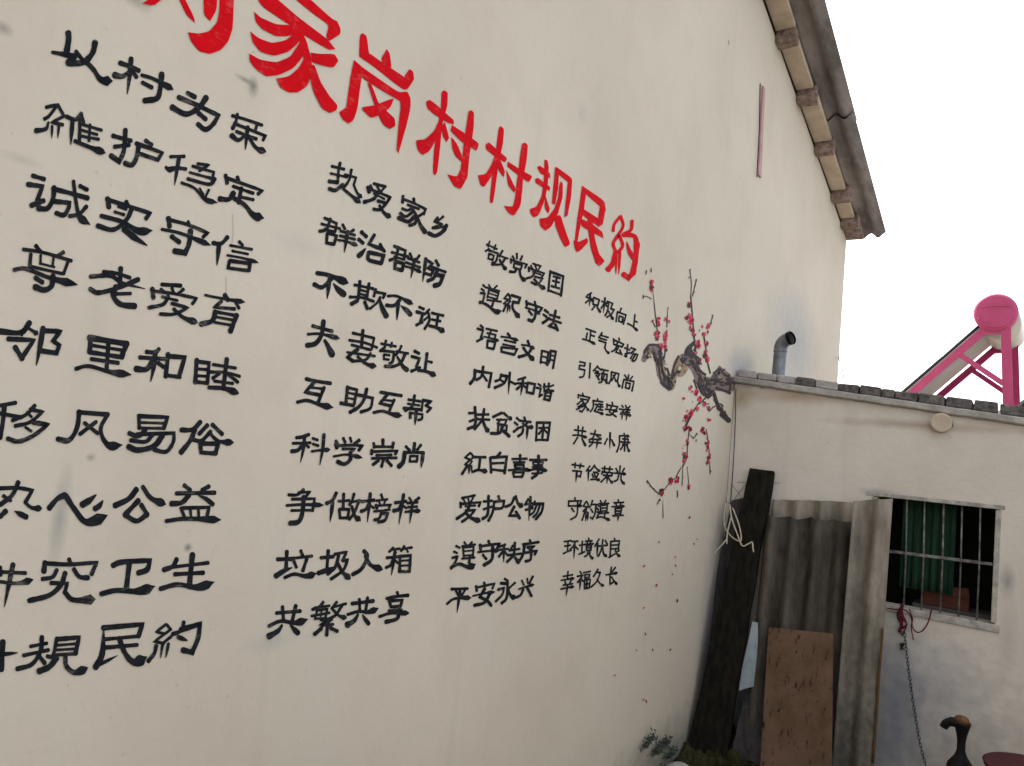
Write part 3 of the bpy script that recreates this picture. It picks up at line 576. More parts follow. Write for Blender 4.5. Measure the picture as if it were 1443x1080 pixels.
(RK, '12 1249 770 1284 785;12 1270 748 1262 830 1249 824;12 1252 811 1282 804;12 1290 770 1324 780 1298 800;12 1290 804 1338 816 1322 852 1304 861;12 1306 812 1289 842;12 1320 818 1298 856'),
(RK, '12 945 864 982 872 978 893;12 945 889 940 913;12 945 889 978 893;12 940 912 980 920 970 962 944 970;12 1016 873 1010 974'),
(RK, '12 1066 893 1038 926;12 1065 900 1092 921;12 1054 926 1072 932;12 1048 940 1082 946 1066 970;12 1058 956 1076 986;12 1090 914 1138 926;12 1112 920 1102 940;12 1096 940 1092 986;12 1095 942 1130 950 1126 992;12 1110 955 1095 998 1074 1005;15f 1112 984 1122 1000 1136 1012'),
(RK, '12 1160 930 1156 980 1143 1012;12 1160 934 1210 945 1200 996;15f 1200 990 1206 1016 1218 1038;12 1186 950 1160 992;12 1172 955 1191 997'),
(RK, '12 1276 953 1272 980;12 1249 954 1263 976;12 1302 964 1288 981;12 1243 984 1231 1042;12 1243 984 1312 998 1298 1062;12 1258 1005 1255 1040 1280 1046;12 1258 1005 1286 1012 1280 1046'),
(RL, '12 965 261 968 276;12 935 270 935 292;12 937 274 1012 290 1000 312;12 950 298 992 305;12 965 305 928 336;12 965 315 981 350 960 386 943 380;12 970 330 934 353;12 972 346 923 371;12 1002 315 980 336;15f 980 334 990 358 1008 382'),
(RL, '12 1065 299 1068 311;12 1034 311 1102 320;12 1038 312 1035 358 1017 386;12 1050 336 1068 340 1048 374;12 1072 334 1100 338;12 1070 352 1102 354;12 1086 334 1083 372;12 1068 372 1100 375;15f 1042 380 1074 391 1108 404'),
(RL, '12 1165 323 1168 338;12 1129 333 1130 357;12 1131 341 1202 352 1192 370;12 1160 350 1145 386 1192 420;12 1182 374 1160 406 1123 405;15f 1118 369 1160 374 1204 384'),
(RL, '12 1230 344 1239 356;12 1213 368 1247 372 1220 402;14t 1232 385 1230 444;12 1240 392 1249 403;12 1255 344 1262 358;12 1284 350 1272 362;12 1250 370 1286 375;12 1252 388 1281 392;15f 1244 405 1270 407 1294 414;14t 1268 370 1258 449'),
(RL, '12 909 509 987 520;12 935 484 935 546;12 966 490 960 546;15f 898 545 940 546 998 562;12 931 560 904 602;15g 959 565 983 613'),
(RL, '12 1019 534 1087 545;12 1051 513 1036 560 1008 577;15f 1055 543 1074 560 1093 578;12 1024 571 1082 575;12 1010 591 1090 598;12 1036 575 1030 600 1008 622;14t 1066 575 1058 636'),
(RL, '14t 1151 528 1148 640;12 1131 569 1113 607;15g 1160 574 1178 613'),
(RL, '12 1245 533 1248 548;15f 1211 549 1250 549 1284 554;12 1215 550 1212 610 1196 658;12 1235 570 1273 572 1268 610 1235 606;12 1224 590 1284 595;12 1250 560 1248 652;12 1240 612 1220 642;15f 1262 610 1270 634 1282 660'),
(RL, '12 893 744 974 755;12 915 733 912 766;12 951 738 945 769;12 897 785 957 790 948 826 933 820;14t 926 785 918 864'),
(RL, '12 1013 754 990 787;14t 1005 780 1002 859;12 1046 748 1016 787;15f 1047 758 1064 776 1084 792;12 1037 795 1063 797;12 1030 808 1036 829;12 1046 808 1050 829;12 1071 804 1058 831;15f 1018 845 1050 843 1084 849'),
(RL, '12 1096 769 1167 775;12 1115 756 1112 783;12 1149 758 1145 786;12 1098 788 1094 807;12 1099 794 1170 800 1160 817;12 1104 815 1161 820;14t 1131 800 1128 874;12 1125 825 1088 862;15f 1135 824 1148 848 1170 872'),
(RL, '12 1219 753 1215 801;12 1190 769 1201 791;12 1247 769 1235 791;15f 1180 801 1220 803 1262 810;12 1210 808 1200 845 1178 857;15f 1225 808 1226 850 1252 880'),
(RM, '12 912 103 915 122;12 870 124 870 150;12 871 128 957 124 945 150;15f 866 160 915 159 966 158;12 931 134 925 220 883 252;12 890 175 906 197'),
(RM, '12 990 128 969 160 991 168;12 995 133 1001 160 967 195 993 201;12 990 180 985 200;12 978 205 960 257;14t 988 210 985 264;14t 1000 205 998 259;12 1031 123 1020 155 1007 171;12 1025 149 1055 149 1048 210 1030 247 1016 235;12 1020 180 1033 202'),
(RM, '12 1085 124 1092 139;12 1121 123 1110 141;12 1074 145 1142 142;12 1085 155 1085 195;12 1085 155 1132 152 1128 195;12 1085 175 1128 172;12 1085 195 1128 192;12 1076 210 1140 205;12 1116 200 1112 230;12 1065 149 1073 161;12 1061 174 1070 186;12 1061 200 1077 200 1059 242;15f 1058 239 1096 234 1152 258'),
(RM, '12 1205 118 1208 132;12 1177 138 1242 135;12 1190 145 1195 159;12 1223 141 1218 159;15f 1162 165 1205 163 1252 161;12 1185 177 1185 213 1222 211;12 1185 177 1229 174 1222 211;12 1186 195 1222 193;12 1168 226 1240 222;14t 1205 212 1203 262'),
(RM, '12 840 401 887 394;12 843 431 882 425;12 866 400 862 466;12 833 482 858 470 887 459;12 891 400 932 397;12 914 404 902 430 878 456;14t 910 414 905 516;12 915 434 932 452'),
(RM, '12 943 426 977 421;12 963 398 958 482;12 938 487 977 469;12 1005 378 1008 393;12 984 398 1030 395;12 995 401 998 415;12 1019 400 1014 415;12 977 419 1037 415;12 990 428 990 461 1020 458;12 990 428 1025 425 1020 458;12 992 443 1020 441;12 1001 462 995 490 976 502;15f 1012 462 1014 494 1038 520'),
(RM, '12 1076 383 1048 432;14t 1066 413 1062 510;12 1074 431 1133 425;12 1101 388 1092 450 1073 497;15f 1100 434 1106 480 1132 505;12 1118 393 1130 413'),
(RM, '12 1180 378 1183 395;12 1155 400 1151 502;12 1155 400 1214 395 1206 450;12 1156 425 1206 422;12 1156 450 1206 448;12 1142 508 1182 484;15f 1185 454 1194 480 1220 504;12 1212 459 1190 476'),
(RM, '12 866 603 862 651;12 833 636 897 625;15f 818 663 865 655 912 647;12 844 670 851 686;12 887 661 878 681;12 833 696 897 685;15f 816 722 862 712 910 704;14t 863 690 852 770'),
(RM, '12 948 603 956 619;12 928 636 967 628 930 677;14t 950 650 945 730;12 958 655 966 669;12 970 611 1017 602;12 980 625 980 646 1008 643;12 980 625 1011 622 1008 643;12 975 661 978 719 1009 713;12 975 661 1016 655 1009 713;12 993 660 991 716;12 978 689 1011 684'),
(RM, '12 1069 588 1038 637;12 1060 610 1085 609 1060 670 1022 708;15f 1062 654 1080 682 1110 704'),
(RM, '12 1186 576 1163 607;12 1160 572 1150 640 1150 690 1174 672;15f 1122 626 1160 620 1204 610;15f 1160 640 1176 664 1200 694'),
]
for k_, (reg, s) in enumerate(black):
    paint('painted_character', s, reg, M_black, wid=1.28 if reg[2] < 4 else (1.34 if reg[0] < 600 else (1.28 if k_ < 107 else 1.12)))

# the red heading, traced as outlines
RE = (200, 0, 3.6); RF = (560, 100, 3.6)
red = [
(RE, '170 -40 200 -40 262 85 268 118 225 78;308 -230 385 -230 380 50 345 108 312 75;395 -330 475 -330 462 130 440 205 400 255 345 275 290 262 250 215 232 165 290 172 340 160 380 115 392 50;'
     '60 -300 110 -330 150 -270 120 -240;0 -230 40 -240 250 -130 240 -90 60 -180;170 -150 210 -140 150 -40 60 30 0 20 90 -40'),
(RE, '700 -60 770 -60 845 -10 965 98 990 108 1008 150 1005 175 950 210 932 190 948 128 860 65 770 -10;560 -60 640 -50 680 -8 800 95 940 200 980 250 950 255 880 215 800 165 740 122 620 42 595 15;'
     '568 60 600 90 680 125 770 130 790 165 740 185 680 185 610 150 575 110;548 160 590 195 660 220 730 205 775 165 800 180 790 220 740 265 670 285 600 265 560 215;'
     '542 272 600 305 680 318 750 290 800 215 815 240 815 290 770 345 700 380 630 390 580 355 548 315;775 150 810 160 835 215 858 300 860 380 835 440 790 470 745 470 700 445 680 400 740 390 790 350 820 300 800 220;'
     '855 268 900 275 975 275 995 310 970 345 900 330 860 315;845 330 875 330 905 420 950 490 990 535 985 560 955 575 910 550 870 470 850 390;560 -180 620 -200 650 -120 600 -60;690 -200 740 -190 760 -130 710 -120'),
(RE, '1105 180 1120 168 1140 185 1150 270 1162 292 1125 300 1100 290;1105 290 1150 268 1220 320 1330 390 1350 440 1330 458 1290 430 1180 342;1355 350 1375 365 1380 405 1345 455 1325 455 1330 390;'
     '1240 250 1255 270 1265 345 1220 330 1215 295;1075 305 1120 350 1105 450 1090 560 1070 615 1045 628 1015 605 998 570 1035 548 1045 470 1060 370;'
     '1075 305 1120 345 1300 470 1345 465 1362 500 1362 545 1320 520 1200 450 1120 400;1310 500 1362 510 1358 560 1340 640 1300 778 1290 760 1300 640 1310 560;'
     '1143 420 1160 425 1200 530 1280 600 1285 640 1255 657 1220 630 1180 540;1275 500 1262 540 1220 580 1160 600 1118 560 1115 545 1180 535 1230 515'),
(RF, '145 155 165 147 200 175 285 250 285 272 250 262 190 225 150 190;222 110 235 98 255 110 252 180 225 280 215 400 200 520 188 532 178 510 185 400 200 290 220 200;'
     '215 240 228 290 195 350 160 410 125 428 100 400 92 352 140 348 185 305;240 260 262 340 248 362 228 330 222 285;275 275 345 320 415 370 400 405 330 365 268 305;'
     '360 205 375 200 388 215 385 290 365 420 355 540 320 602 285 585 252 525 300 538 320 500 330 420 345 300;272 335 300 370 330 440 325 462 290 430 275 380'),
(RF, '445 375 462 362 500 395 558 445 545 465 500 440 450 400;512 290 525 280 540 295 535 370 515 460 495 600 485 670 470 672 468 640 480 520 500 400;'
     '500 410 512 450 480 530 440 590 420 580 408 530 445 525 475 480;515 435 545 510 540 540 515 510 505 470;560 460 620 500 685 535 665 568 600 520 555 485;'
     '630 370 645 363 660 378 655 450 635 560 625 680 590 737 560 720 540 685 585 690 597 640 605 560 620 450;550 500 580 560 600 600 590 618 560 580'),
(RF, '706 490 722 480 775 520 775 545 725 522;698 550 712 542 775 590 772 610 720 582 700 568;745 450 762 455 767 500 762 580 745 660 715 735 690 745 672 720 672 700 705 690 730 640 742 560;'
     '748 630 774 700 765 725 745 695;800 488 820 500 814 600 800 680 782 675 790 590;803 486 885 545 880 578 813 522;866 548 886 550 880 640 862 737 846 742 853 660 860 600;'
     '828 560 838 570 836 640 815 720 780 790 750 812 725 790 718 750 760 745 795 700 815 640 820 580;798 740 825 730 850 810 876 880 850 896 825 850 800 785'),
(RF, '935 585 960 600 947 700 925 800 912 872 898 862 908 780 922 680;935 582 1052 662 1057 715 950 622;1030 668 1056 690 1042 780 1020 792 1016 750;940 698 1032 758 1022 792 936 732;'
     '893 860 920 868 962 848 967 870 935 905 910 922 898 900;933 752 975 768 1040 818 1044 848 990 822 933 788;962 720 985 735 1000 850 1022 930 1052 965 1025 992 1005 977 980 900 966 800'),
]
def tri_poly(P2, lift, ox, oy, s, b):
    # smooth the outline, then fill as one n-gon split by Blender's tessellator
    from mathutils.geometry import tessellate_polygon
    Q = [Vector((a, c, 0)) for a, c in P2]; n = len(Q); S = []
    for i in range(n):
        p, c, nx_ = Q[i-1], Q[i], Q[(i+1) % n]
        a1 = (p - c).normalized(); a2 = (nx_ - c).normalized()
        if a1.dot(a2) > .1: S.append(c)            # keep the sharp tips
        else:
            r = min(.3, 1)
            S += [c.lerp(p, .22), c * .9 + (p + nx_) * .05, c.lerp(nx_, .22)]
    for v in S:
        v.x += 1.6 * noise.noise(Vector((v.x * .05, v.y * .05, lift * 1e4))); 
    T = tessellate_polygon([S])
    b.add([wallpt(ox + v.x / s, oy + v.y / s, lift) for v in S], [tuple(t) for t in T])
for (ox, oy, s), txt in red:
    b = MB(); k = 0
    for st in txt.split(';'):
        n = [float(a) for a in st.split()]
        if n: tri_poly(list(zip(n[0::2], n[1::2])), .0009 + k * .00015, ox, oy, s, b); k += 1
    o = b.build('painted_character', M_red, wall); o['label'] = 'red heading character'
o = paint('painted_character', '16 1128 742 1100 778 1094 812;16 1132 738 1144 790 1108 848;17 1118 836 1094 878 1112 926 1142 888 1126 838;24g 1102 915 1092 975 1068 1008;15t 1108 920 1108 1032;15t 1128 920 1122 1032;18 1190 762 1184 806 1150 828;24 1146 832 1200 838 1214 880;28 1214 876 1208 950 1194 1028;26 1196 1022 1172 1052 1146 1032;22t 1196 950 1176 915 1162 868', RF, M_red, lift=.0009, ax=1.0)
o['label'] = 'red heading character'

# ------------------------------------------------------------------ painted plum branch
RN = (860, 360, 4.155); RO = (860, 600, 4.155)
def pb(name, s, reg, m, lift):
    o = paint(name, s, reg, m, lift=lift, ax=.9)
    if 'shading' in name: o['kind'] = 'stuff'
    return o
pb('painted_branch', '32 196 612 214 560 240 535;52 232 545 272 556 284 620 300 690;54 296 690 322 740 350 768', RN, M_bark_p, .0008)
pb('painted_branch', '44 356 770 372 700 396 620 430 600;36 420 604 470 620;40 380 690 420 690 440 650', RN, M_bark_t, .0008)
pb('painted_branch', '60 440 600 486 640 520 720 556 800;80 560 752 640 760 706 752;44 600 730 640 672 690 716', RN, M_bark_p, .0009)
pb('painted_bark_shading', '14 200 560 230 526 280 530 300 580;12 284 560 298 650 330 720 350 780;10 258 570 280 640 296 736 340 782;16t 348 780 318 766 288 742;9 246 560 262 620;14 398 592 372 650 356 730;10 410 608 440 640 470 640;22 440 580 452 545 486 516;18 470 560 492 590 510 600;14 486 630 530 680 556 700;26 520 760 546 806 572 826 600 800;10 500 640 520 700 516 740;12 604 690 640 664 660 690 690 712;12 690 700 700 770 690 806;9 610 720 640 740 690 744;14 616 776 660 790 700 808;10 570 740 600 730;18 448 560 470 590 480 596', RN, M_bark_d, .0016)
pb('painted_bark_shading', '7 222 556 240 600;8 300 620 320 690 350 730;7 540 720 570 780;8 640 700 670 740;6 500 660 540 750;10 408 640 430 640', RN, M_bark_t, .0026)
pb('painted_twig', '10 302 690 300 620 312 590;8 300 600 282 520;6t 274 440 262 340 248 200;6 262 420 244 380;7 316 600 324 520 330 440;5t 330 420 336 300', RN, M_bark_d, .0016)
pb('painted_twig', '11 500 600 496 540 488 460;8 488 460 478 330 470 240;5 470 240 474 160 464 84;6 480 240 492 190 504 140;8 550 600 560 560 548 480;6 580 420 592 380 600 350;9t 584 690 572 640 560 590', RN, M_bark_d, .0016)
pb('painted_twig', '14t 440 1000 470 940 520 860;8 520 870 560 832;9 488 730 512 800;22 606 810 630 880 664 930;30 650 930 694 968;7 580 912 600 890 614 884;6 576 870 540 870', RN, M_bark_d, .0016)
pb('painted_twig', '6 462 20 452 110 446 190 424 240;5 560 20 572 90 580 180;5t 584 282 580 200;6t 384 300 404 262 424 230;5t 420 350 424 220;4t 458 340 450 240;5 296 400 350 330 390 300;7 290 404 250 370 214 322;4t 308 540 306 430;6 290 430 272 460;6t 504 50 486 74 462 50;5 392 380 392 420', RO, M_bark_d, .0016)
pb('painted_twig', '5 192 240 216 242 240 256;7t 192 252 192 228;5 208 110 210 88;5 238 98 238 76', RN, M_bark_d, .0016)
blossoms_n = [(242,160,15),(240,190,13),(282,375,13),(280,400,13),(268,462,16),(272,485,12),(320,468,14),(320,490,12),(292,530,13),(322,545,17),(324,372,10),(342,390,9),(246,380,8),
 (460,286,13),(458,355,16),(474,378,14),(470,395,10),(480,440,13),(482,460,10),(508,512,16),(512,530,12),(520,612,11),(560,512,12),(570,420,12),(546,462,12),(550,580,14),(568,610,14),(500,570,9),(540,415,9),(572,445,8),(564,530,9),
 (468,775,12),(500,800,13),(500,815,9),(520,838,13),(430,838,9),(546,872,12),(572,895,12),(510,895,10),(472,912,13),(446,940,15),(462,930,10),(574,960,10),(440,965,9),(508,905,7),(432,1015,12),(464,1018,12),(540,1020,11),(550,1040,9)]
blossoms_o = [(432,15,12),(462,20,12),(538,28,13),(454,105,12),(570,95,12),(570,125,10),(432,118,6),(440,185,16),(430,205,11),(575,185,12),(572,210,12),(352,320,15),(388,325,14),(296,390,17),(456,352,11),(302,378,10),
 (380,770,7),(382,818,7),(196,820,7),(268,936,8),(194,1068,7),(460,535,8),(420,350,5)]
def blossom(x, y, r, reg, m):
    ox, oy, s = reg; b = MB(); k = 0
    for j in range(6 if r > 14 else 4 if r > 9 else 2):
        a = random.random() * 6.28; d = r * .45
        cx, cy = x + math.cos(a) * d * .8, y + math.sin(a) * d; rr = r * random.uniform(.32, .56); n = 9; q = random.random() * 9
        P = [(cx + rr * .75 * math.cos(6.283*i/n) * (1 + .3 * noise.noise(Vector((i * .9, q, 0)))), cy + rr * 1.1 * math.sin(6.283*i/n) * (1 + .3 * noise.noise(Vector((i * .9, q, 4))))) for i in range(n)]
        b.add([wallpt(ox + u / s, oy + v / s, .0030 + k * .0002) for u, v in P], [tuple(range(n))[::-1]]); k += 1
    o = b.build('painted_blossom', [m, M_bloom_d if m is M_bloom else M_bark_d], wall)
    for q, p in enumerate(o.data.polygons): p.material_index = 1 if q % 3 == 2 else 0
    return o
for (x, y, r) in list(blossoms_n):
    if r > 9: blossoms_n.append((x + random.uniform(-14, 14), y + random.uniform(-22, 22), r * .75))
for (x, y, r) in list(blossoms_o)[:16]: blossoms_o.append((x + random.uniform(-12, 12), y + random.uniform(-20, 20), r * .75))
for i, (x, y, r) in enumerate(blossoms_n): blossom(x, y, r * 1.38, RN, M_bloom_d if i % 4 == 1 or y > 1000 else M_bloom)
for i, (x, y, r) in enumerate(blossoms_o): blossom(x, y, r * 1.3, RO, M_bloom_d if i % 2 else M_bloom)
buds = [(RN, 208, 100, 8), (RN, 238, 88, 6), (RN, 335, 310, 7), (RN, 464, 86, 8), (RN, 462, 130, 8), (RN, 470, 150, 7), (RN, 502, 145, 7), (RN, 490, 180, 6), (RN, 490, 215, 7), (RN, 598, 355, 8), (RN, 590, 400, 6), (RN, 522, 440, 7), (RN, 568, 460, 7), (RN, 480, 860, 7), (RN, 425, 968, 7),
 (RO, 504, 50, 8), (RO, 500, 88, 9), (RO, 562, 75, 7), (RO, 452, 243, 8), (RO, 430, 298, 7), (RO, 400, 266, 6), (RO, 214, 328, 9), (RO, 232, 355, 7), (RO, 252, 372, 8), (RO, 285, 436, 9), (RO, 392, 385, 7), (RO, 392, 410, 9), (RO, 308, 538, 7), (RO, 584, 268, 8), (RO, 284, 680, 8),
 (RO, 488, 690, 9), (RO, 508, 668, 8), (RO, 362, 872, 7), (RO, 390, 1022, 8)]
for reg, x, y, r in buds: blossom(x, y, r, reg, M_bark_d)
# extra ink streaks of dry brush along the painted trunk
for s, e, w_, n_ in (((200,600),(240,530),20,12), ((275,570),(350,765),24,34), ((360,760),(410,610),20,14), ((430,620),(490,530),20,16), ((480,600),(560,800),28,36), ((560,740),(705,740),34,34), ((600,720),(650,670),14,10), ((610,830),(690,965),16,24)):
    ds = ['2 %.0f %.0f %.0f %.0f' % (s[0], s[1], s[0] + 3, s[1] + 3)]
    for _ in range(n_):
        t = random.random(); x = s[0] + (e[0]-s[0])*t + random.uniform(-w_, w_); y = s[1] + (e[1]-s[1])*t + random.uniform(-w_, w_) * .6
        dx = (e[0]-s[0]) * random.uniform(.08, .2) + random.uniform(-6, 6); dy = (e[1]-s[1]) * random.uniform(.08, .2) + random.uniform(-8, 8)
        ds.append('%.1ft %.0f %.0f %.0f %.0f %.0f %.0f' % (random.uniform(4, 12), x, y, x + dx*.5 + random.uniform(-4, 4), y + dy*.5, x + dx, y + dy))
    pb('painted_bark_shading', ';'.join(ds), RN, M_bark_d, .0021)
# hairline cracks in the render coat
for q in ('2.2 1180 190 1182 260 1178 330', '2.0 1146 505 1148 590'): pb('hairline_crack', q, RB, M_crack, .0002)
RP = (840, 780, 3.6)
for x, y, m in ((248,408,0),(200,490,0),(282,490,0),(374,486,0),(91,620,1),(240,742,1),(252,750,1),(410,240,0),(240,278,1)):
    blossom(x, y, 8, RP, M_bloom_d if m else M_bark_d)

# ------------------------------------------------------------------ shed
def ctop(x): return 2.116 - 0.113 * (x + 1.50)          # top of the shed's front wall
SX1 = 2.4
sh = thing('shed', ((GX + SX1) / 2, SY, 0), 'low cream plastered shed with a barred window and bricks along its roof edge', 'shed')
wx0, wx1 = shed(1232, 780).x - .02, shed(1406, 790).x
wz0, wz1 = .932, 1.524
print('window', wx0, wx1)
xs = [GX + .002, wx0, wx1, SX1]; WT = .2
b = MB()
def wpiece(x0, x1, z0a, z0b, z1a, z1b):
    b.hexa([(x0, SY, z0a), (x1, SY, z0b), (x1, SY + WT, z0b), (x0, SY + WT, z0a), (x0, SY, z1a), (x1, SY, z1b), (x1, SY + WT, z1b), (x0, SY + WT, z1a)])
# one skin with a hole: front faces as quads, reveals, back
def quad_wall():
    V = []; Fs = []
    X = []; 
    for a, c, n in ((xs[0], xs[1], 12), (xs[1], xs[2], 8), (xs[2], xs[3], 20)):
        X += [a + (c - a) * i / n for i in range(n)]
    X.append(xs[3])
    i0 = 12; i1 = 20
    Zf = [0, .25, .5, .75, wz0, 1.15, 1.33, wz1, 1.56, 1.60, None]
    for side, y in ((0, SY), (1, SY + WT)):
        for z in Zf:
            for x in X: V.append((x, y, ctop(x) if z is None else z))
    nx_ = len(X); K = nx_ * len(Zf)
    for j in range(len(Zf) - 1):
        for i in range(nx_ - 1):
            if i0 <= i < i1 and 4 <= j < 7: continue
            a = j * nx_ + i
            Fs.append((a, a + 1, a + nx_ + 1, a + nx_)); Fs.append((K + a, K + a + nx_, K + a + nx_ + 1, K + a + 1))
    t = (len(Zf) - 1) * nx_
    for i in range(nx_ - 1): Fs.append((t + i, t + i + 1, K + t + i + 1, K + t + i))
    for i in range(i0, i1):
        a = 4 * nx_ + i; Fs.append((a, a + 1, K + a + 1, K + a)); a = 7 * nx_ + i; Fs.append((a, K + a, K + a + 1, a + 1))
    for j in range(4, 7):
        a = j * nx_ + i0; Fs.append((a, K + a, K + a + nx_, a + nx_)); a = j * nx_ + i1; Fs.append((a, a + nx_, K + a + nx_, K + a))
    a = 0
    for j in range(len(Zf) - 1):
        e = j * nx_ + nx_ - 1; Fs.append((e, K + e, K + e + nx_, e + nx_)); e = j * nx_; Fs.append((e, e + nx_, K + e + nx_, K + e))
    return V, Fs
V, Fs = quad_wall()
# stop the plaster z rows crossing the sloping top at the far right
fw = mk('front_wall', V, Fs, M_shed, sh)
BY = 7.3
b = MB(); b.box((SX1 - .2, SY + WT + .003, 0), (SX1, BY, 1.60)); b.build('side_wall', M_shed, sh)
b = MB(); b.box((GX + .003, BY + .003, 0), (SX1, BY + .2, 1.62)); b.build('back_wall', M_shed, sh)
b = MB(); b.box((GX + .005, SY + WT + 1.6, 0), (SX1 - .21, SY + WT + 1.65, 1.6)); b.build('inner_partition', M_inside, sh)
# roof deck
b = MB(); x0, x1 = GX + .003, SX1 + .05
b.hexa([(x0, SY + .05, ctop(x0) + .004), (x1, SY + .05, ctop(x1) + .004), (x1, BY + .25, ctop(x1) - .02), (x0, BY + .25, ctop(x0) - .02),
        (x0, SY + .05, ctop(x0) + .036), (x1, SY + .05, ctop(x1) + .036), (x1, BY + .25, ctop(x1) + .012), (x0, BY + .25, ctop(x0) + .012)])
b.build('roof_deck', M_mortar, sh)
# uneven mortar coping along the front edge
V = []; Fs = []; n = 90; x0, x1 = GX + .004, SX1 + .06
for i in range(n + 1):
    x = x0 + (x1 - x0) * i / n; q = noise.noise(Vector((x * 5, 1, 0))); q2 = noise.noise(Vector((x * 17, 4, 0)))
    lo = ctop(x) - .001 + .006 * q + .004 * q2; hi = ctop(x) + .034 + .003 * q2; f = SY - .036 - .010 * q - .005 * q2
    V += [(x, SY - .002, lo - .006), (x, f + .005, lo), (x, f, lo + .005), (x, f + .001, hi - .003), (x, f + .005, hi + .001), (x, SY + .05 - .003, hi + .003)]
for i in range(n):
    for k in range(5): a = i * 6 + k; Fs.append((a, a + 6, a + 7, a + 1))
Fs.append((0, 1, 2, 3, 4, 5)); e = n * 6; Fs.append((e + 5, e + 4, e + 3, e + 2, e + 1, e))
mk('coping', V, Fs, M_mortar, sh, False)
b = MB(); b.box((SX1 - .2, SY - 7.5, 0), (SX1, SY - .003, 2.05)); b.build('added_shade_wall', M_shed, sh)  # unseen wall added to shade the lower parts of the walls
b = MB(); xj = GX + .004; zj = ctop(xj)
# lumpy patch of mortar in the inner corner
V = []; Fs = []; 
# bricks lying along the roof edge
x = GX + .02; i = 0
edges = [1033, 1048, 1072, 1076, 1099, 1101, 1126, 1127, 1152, 1153, 1178, 1180, 1208, 1210, 1233, 1234, 1264, 1266, 1294, 1295, 1327, 1329, 1355, 1356, 1390, 1391, 1405, 1405, 1427]
while x < SX1 - .1:
    w = random.uniform(.098, .122); h = random.uniform(.043, .056); 
    if i % 9 == 7: w *= .6
    y0 = SY - .012 + random.uniform(-.008, .012); z0 = ctop(x + w/2) + .039; L_ = .225; tw = random.uniform(-.012, .012); tl = -0.113 + random.uniform(-.02, .02)
    V = []
    for dz in (0, h):
        for (dx, dy) in ((0, 0), (w, 0), (w, L_), (0, L_)):
            V.append((x + dx + tw * dy / L_ + random.uniform(-.003, .003), y0 + dy + random.uniform(-.004, .004), z0 + dz + (dx - w/2) * tl + random.uniform(-.003, .003)))
    bb = MB(); bb.hexa(V)
    bb.build('brick', M_brick2 if (x < -.95 and i % 5 != 3) else M_brick, sh, bevel=.007)
    x += w + random.uniform(.003, .009); i += 1
# beam end poking from the wall below the coping
c = shed(1327, 596, .03)
b = MB(); b.tube([(c.x, SY - .055, c.z), (c.x, SY - .052, c.z), (c.x, SY - .002, c.z)], [.043, .050, .052], 18)
b.build('beam_end', M_soffit, sh, False)
b = MB(); b.tube(spline([shed(1338, 590, .02), shed(1341, 594, .05), shed(1342, 600, .03), shed(1341, 603, .004)], 4), .003, 5); b.build('hook', M_wire, sh, True)

# window
win = bpy.data.objects.new('window', None); put(win, ((wx0 + wx1) / 2, SY + .05, (wz0 + wz1) / 2), sh)
fy0, fy1 = SY - .004, SY + .05; fwid = .026
b = MB(); b.box((wx0 - .035, fy0, wz1 - .010), (wx1 + .022, fy1, wz1 + .012)); b.build('frame_head', M_frame, win, bevel=.003)
b = MB(); b.hexa([(wx0 - .01, fy0 - .006, wz0 - .018), (wx1 + .02, fy0 - .006, wz0 - .026), (wx1 + .02, fy1, wz0 - .026), (wx0 - .01, fy1, wz0 - .018),
                  (wx0 - .01, fy0 - .006, wz0 + .016), (wx1 + .02, fy0 - .006, wz0 + .012), (wx1 + .02, fy1, wz0 + .012), (wx0 - .01, fy1, wz0 + .016)]); b.build('frame_sill', M_frame, win, bevel=.003)
for xa, xb in ((wx0 - .01, wx0 + .018), (wx1 - .018, wx1 + .008)):
    b = MB(); b.box((xa, fy0 + .003, wz0 + .018), (xb, fy1 - .003, wz1 - .014)); b.build('frame_jamb', M_frame, win, bevel=.003)
for i, px in enumerate((1278, 1303, 1330, 1356, 1382)):
    xt = shed(px, 705, -.02).x; xb = shed(px - 5, 860, -.02).x
    b = MB(); b.tube([(xt, SY + .022, wz1 - .01), ((xt + xb) / 2 + .003, SY + .021, (wz0 + wz1) / 2), (xb, SY + .022, wz0 + .015)], .0044, 8); b.build('bar', M_iron, win, True)
zl = shed(1252, 777, -.02).z; zr = shed(1405, 796, -.02).z
b = MB(); b.bar((wx0 + .018, SY + .012, zl), (wx1 - .022, SY + .012, zr), .006, .015); b.build('crossbar', M_iron, win)

# things inside the dark room
def curtain(x0, x1, z0, z1, y):
    V = []; Fs = []; n = 60; m = 8
    for j in range(m + 1):
        for i in range(n + 1):
            t = i / n; s = j / m
            V.append((x0 + (x1 - x0) * t, y + .014 * math.sin(t * 38) * (.6 + .5 * s) + .006 * math.sin(t * 91 + 1), z1 + (z0 - z1) * s))
    for j in range(m):
        for i in range(n): a = j * (n + 1) + i; Fs.append((a, a + 1, a + n + 2, a + n + 1))
    return mk('curtain', V, Fs, M_green, None, True)
cx0 = aty(1268, 760, SY + .10).x; cx1 = aty(1345, 760, SY + .10).x
o = curtain(cx0, cx1, 1.03, 1.53, SY + .17)
sol = o.modifiers.new('cloth', 'SOLIDIFY'); sol.thickness = .002
tag(o, 'dark green curtain hanging behind the bars of the shed window', 'curtain')
a = aty(1299, 850, SY + .16); c = aty(1365, 850, SY + .16)
bx = thing('carton', (a.x + .1, SY + .2, .0), 'reddish brown cardboard carton just inside the barred window sill', 'box')
b = MB(); b.box((a.x, SY + .205, .955), (c.x, SY + .36, 1.035)); b.build('carton_body', M_box, bx, bevel=.003)
b = MB(); b.box((a.x - .05, SY + .203, .90), (c.x + .14, SY + .40, .953)); b.build('shelf_ledge', M_inside, sh)
